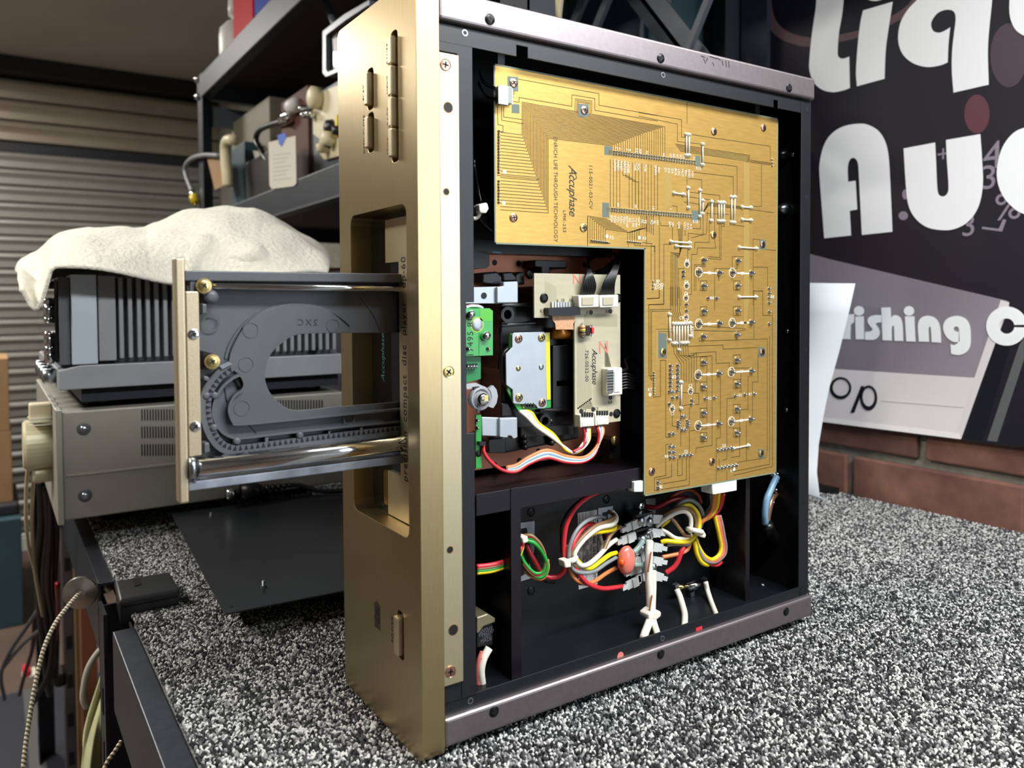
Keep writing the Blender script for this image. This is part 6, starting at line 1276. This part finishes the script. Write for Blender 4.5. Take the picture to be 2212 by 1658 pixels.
# ================================================================== left side: floor clutter beyond the bench
tc = bevel(MB().box(-1.0, at(48, 1200, 1, 2.95).x, 2.95, 3.5, ZF, at(48, 1117, 1, 2.95).z).build('cabinet', M['tealbox']), .004); tag(tc, 'teal metal cabinet on the floor below the cardboard boxes', 'cabinet')
zc0 = at(48, 1117, 1, 2.95).z
st = bevel(MB().box(-.75, at(42, 1100, 1, 3.0).x, 3.0, 3.4, zc0+.0003, at(40, 1085, 1, 3.0).z).build('stand', mat('dark_stand', (36, 36, 44), .6)), .01); tag(st, 'dark plastic stand between the teal cabinet and the cardboard boxes', 'stand')
z1 = at(40, 1085, 1, 3.0).z+.0003; z2 = at(28, 932, 1, 3.0).z; z3 = at(20, 772, 1, 3.05).z
for nm, x1, za, zb_, lb in (('cardboard_box', at(27, 1000, 1, 3.0).x, z1, z2, 'lower brown cardboard box at the left edge on the dark stand'), ('cardboard_box', at(20, 850, 1, 3.03).x, z2+.0004, z3, 'upper brown cardboard box at the left edge')):
    r_ = empty(nm, (x1-.3, 3.2, za), lb, 'box'); bevel(MB().box(x1-.55, x1, 3.03, 3.38, za, zb_).build('carton', M['cardboard'], r_), .003)
    MB().box(x1-.30, x1-.12, 3.0285, 3.0305, za+(zb_-za)*.45, za+(zb_-za)*.62).build('printed_band', M['blackplastic'], r_)
structure(MB().box(-2.5, .83, 3.965, 3.985, ZF, ZF+.06).build('baseboard_1', mat('white_skirting', (206, 206, 200), .6)))
# striped mat on the floor
fm = empty('floor_mat', (-.15, 1.9, ZF), 'grey floor mat with dark stripes below the bench edge', 'mat')
MB().box(-.60, .25, 1.1, 2.36, ZF+.0003, ZF+.008).build('mat_base', M['matgrey'], fm)
for x0, x1 in ((-.52, -.36), (-.29, -.155), (-.118, -.025), (.04, .055), (.10, .22)): MB().box(x0, x1, 1.1, 2.355, ZF+.0078, ZF+.0088).build('mat_stripe', M['matdark'], fm)
# hanging cables
def cab(pts, r, m, label, y0=.95, y1=1.25):
    n_ = len(pts); q = [at(px, py, 1, y0+(y1-y0)*k/(n_-1)) for k, (px, py) in enumerate(pts)]
    return tag(MB().tube(crom(q, 7), r, 8).build('cable', m), label, 'cable')
blk = M['blackplastic']
cab([(88, 1040), (90, 1130), (82, 1220), (88, 1330), (98, 1430), (108, 1500)], .006, blk, 'leftmost thick black cable hanging behind the case')
cab([(98, 1045), (104, 1140), (96, 1240), (100, 1340), (112, 1420), (104, 1490)], .006, blk, 'second thick black cable from the left in the hanging bundle')
cab([(108, 1050), (110, 1150), (104, 1260), (114, 1350), (106, 1450), (70, 1520)], .005, blk, 'black cable at the middle of the hanging bundle curling left on the floor')
cab([(118, 1055), (122, 1160), (118, 1270), (122, 1380), (120, 1470)], .005, blk, 'rightmost black cable of the hanging bundle')
cab([(112, 1052), (116, 1150), (112, 1230), (118, 1290)], .004, M['greycord'], 'grey cable ending halfway in the hanging bundle')
cab([(95, 1300), (60, 1350), (20, 1410), (2, 1460), (10, 1510)], .004, M['ampdark'], 'dark grey cable looping to the left edge above the floor', 1.2, 1.8)
cab([(100, 1350), (50, 1390), (8, 1440), (-20, 1480)], .004, M['ampdark'], 'thin dark cable sagging towards the left edge', 1.2, 1.8)
cab([(90, 1270), (76, 1330), (70, 1400), (55, 1450), (42, 1500)], .004, mat('maroon_cord', (70, 30, 34), .5), 'maroon cable ending at the red plug', 1.2, 1.7)
cab([(124, 1260), (126, 1330), (116, 1400), (108, 1450)], .004, M['w_dred'], 'dark red cable ending at the black adaptor', 1.0, 1.3)
for (px, py, w, h, m, lb, nm) in ((64, 1462, 16, 8, M['white'], 'white plug end lying by the red plug', 'plug'), (58, 1458, 9, 12, M['w_red'], 'red plug lying among the floor cables', 'plug')):
    a, c = at(px-w, py+h, 1, 1.75), at(px+w, py-h, 1, 1.75); o = MB().box(a.x, c.x, 1.75, 1.80, a.z, c.z).build(nm, m); bevel(o, .006); tag(o, lb, 'plug')
ad = empty('power_adaptor', (-.05, 1.35, ZF), 'black power adaptor with red plug hanging at the cable bundle', 'adaptor')
a, c = at(117, 1490, 1, 1.32), at(146, 1450, 1, 1.32); bevel(MB().box(a.x, c.x, 1.32, 1.37, a.z, c.z).build('adaptor_body', blk, ad), .008)
a, c = at(100, 1480, 1, 1.31), at(116, 1452, 1, 1.31); bevel(MB().box(a.x, c.x, 1.31, 1.34, a.z, c.z).build('red_plug', M['w_red'], ad), .006)
a, c = at(102, 1350, 1, 1.25), at(109, 1320, 1, 1.25); tag(MB().box(a.x, c.x, 1.25, 1.265, a.z, c.z).build('cable_marker', M['yellowplug']), 'small yellow marker on the hanging cables', 'marker')
# rack leg and timber upright behind the bench end
lg_ = empty('rack_leg', (-.09, 1.6, ZF), 'grey slotted steel leg standing on the floor behind the cable bundle', 'rack leg')
a, c = at(131, 1130, 1, 1.62), at(156, 1130, 1, 1.62); bevel(MB().box(a.x, c.x, 1.62, 1.66, ZF+.009, -.04).build('leg_post', mat('leg_grey', (78, 78, 80), .5, .4), lg_), .002)
for k in range(8): MB().box((a.x+c.x)/2-.006, (a.x+c.x)/2+.006, 1.6195, 1.6205, ZF+.12+k*.09, ZF+.15+k*.09).build('leg_slot', M['pit'], lg_)
a, c = at(157, 1130, 1, 1.68), at(176, 1130, 1, 1.68); tag(MB().box(a.x, c.x, 1.68, 1.72, ZF+.009, -.05).build('timber_batten', mat('pine', (176, 140, 92), .7, 0, .15, 20, (1, 1, .1))), 'pale timber batten standing beside the grey rack leg', 'batten')
a, c = at(176, 1400, 1, 1.5), at(210, 1400, 1, 1.5); tag(MB().box(a.x, c.x, 1.5, 1.54, ZF+.009, -.30).build('timber_batten', mat('red_timber', (122, 72, 46), .7)), 'reddish timber batten lower behind the bench post', 'batten')
# aluminium cones with a braided cord, hooked at the bench edge
cn_ = empty('turned_cone', (-.14, .47, -.03), 'turned aluminium cone hanging at the bench edge with the braided cord', 'cone')
c0 = at(172, 1282, 1, .47); ax_ = Vector((-.35, -1, .05)).normalized()
def conemesh(c, r, parent, nm):
    b = MB(); u_ = ax_.orthogonal().normalized(); w_ = ax_.cross(u_); pr = [(0.02, .0035), (.35, .0025), (.95, -.001), (1., -.003), (.98, -.006), (.3, -.02)]; vs = []; fs = []; n_ = 36
    for a, h in pr:
        for k in range(n_): t_ = 2*math.pi*k/n_; vs.append(c+(u_*math.cos(t_)+w_*math.sin(t_))*a*r+ax_*h)
    for q in range(len(pr)-1):
        for k in range(n_): fs.append((q*n_+k, q*n_+(k+1) % n_, (q+1)*n_+(k+1) % n_, (q+1)*n_+k))
    fs += [list(range(n_)), list(range((len(pr)-1)*n_, len(pr)*n_))]
    b.add(vs, fs, 0, False); return b.build(nm, M['alu'], parent)
conemesh(c0, .0165, cn_, 'cone_disc')
c2 = empty('turned_cone', (-.12, .50, -.03), 'smaller aluminium cone half hidden behind the post cap', 'cone'); conemesh(at(224, 1262, 1, .50), .0105, c2, 'cone_disc')
brd = mat('braided_cord', (206, 196, 170), .6)
nt = brd.node_tree; tcn = nt.nodes.new('ShaderNodeTexCoord'); wv = nt.nodes.new('ShaderNodeTexWave'); wv.inputs['Scale'].default_value = 120; wv.bands_direction = 'DIAGONAL'; rpn = nt.nodes.new('ShaderNodeValToRGB')
rpn.color_ramp.elements[0].position = .35; rpn.color_ramp.elements[0].color = (*lin((104, 92, 66)), 1); rpn.color_ramp.elements[1].position = .5; rpn.color_ramp.elements[1].color = (*lin((222, 214, 192)), 1)
nt.links.new(tcn.outputs['Object'], wv.inputs['Vector']); nt.links.new(wv.outputs['Color'], rpn.inputs[0]); nt.links.new(rpn.outputs[0], nt.nodes['Principled BSDF'].inputs['Base Color'])
q = [(168, 1284, .462), (150, 1305, .452), (120, 1345, .44), (95, 1400, .43), (78, 1470, .42), (64, 1550, .41), (54, 1620, .40), (48, 1690, .39), (44, 1760, .38)]
tag(MB().tube(crom([at(a, b_, 1, y) for a, b_, y in q], 8), .0020, 10).build('braided_cord', brd), 'braided cream cord running down from the aluminium cone', 'cord')
q = [(262, 1600, .30), (248, 1622, .30), (232, 1645, .30), (218, 1680, .30), (205, 1730, .30)]
tag(MB().tube(crom([at(a, b_, 1, y) for a, b_, y in q], 8), .0018, 10).build('braided_cord', brd), 'short braided cord in front of the green towel', 'cord')
q = [(242, 1386, .52), (215, 1405, .52), (192, 1440, .52), (182, 1480, .52), (180, 1510, .52), (188, 1528, .52)]
tag(MB().tube(crom([at(a, b_, 1, y) for a, b_, y in q], 8), .0034, 10).build('grey_hose', mat('hose_grey', (172, 170, 160), .5)), 'pale grey hose curving down beside the green towel', 'hose')
# green towel on the post
b = MB(); rows = [(234, 1430, 252), (222, 1470, 253), (205, 1520, 254), (192, 1560, 255), (182, 1600, 256), (176, 1640, 258), (172, 1690, 260), (170, 1760, 262)]; gg = []; nC = 12
for i, (xl_, py, xr_) in enumerate(rows):
    for j in range(nC+1):
        f_ = j/nC; gg.append(at(xl_+(xr_-xl_)*f_, py, 1, .46+.010*math.sin(f_*9+i*.4)*min(1, i*.4+.2)+.004*math.sin(f_*21)))
b.add(gg, [(i*(nC+1)+j, (i+1)*(nC+1)+j, (i+1)*(nC+1)+j+1, i*(nC+1)+j+1) for i in range(len(rows)-1) for j in range(nC)], 0, True)
o = b.build('hand_towel', M['greentowel']); sm = o.modifiers.new('s', 'SUBSURF'); sm.levels = 1; sm.render_levels = 2; sm = o.modifiers.new('solid', 'SOLIDIFY'); sm.thickness = .004
tag(o, 'pale green towel hanging beside the bench post', 'towel')
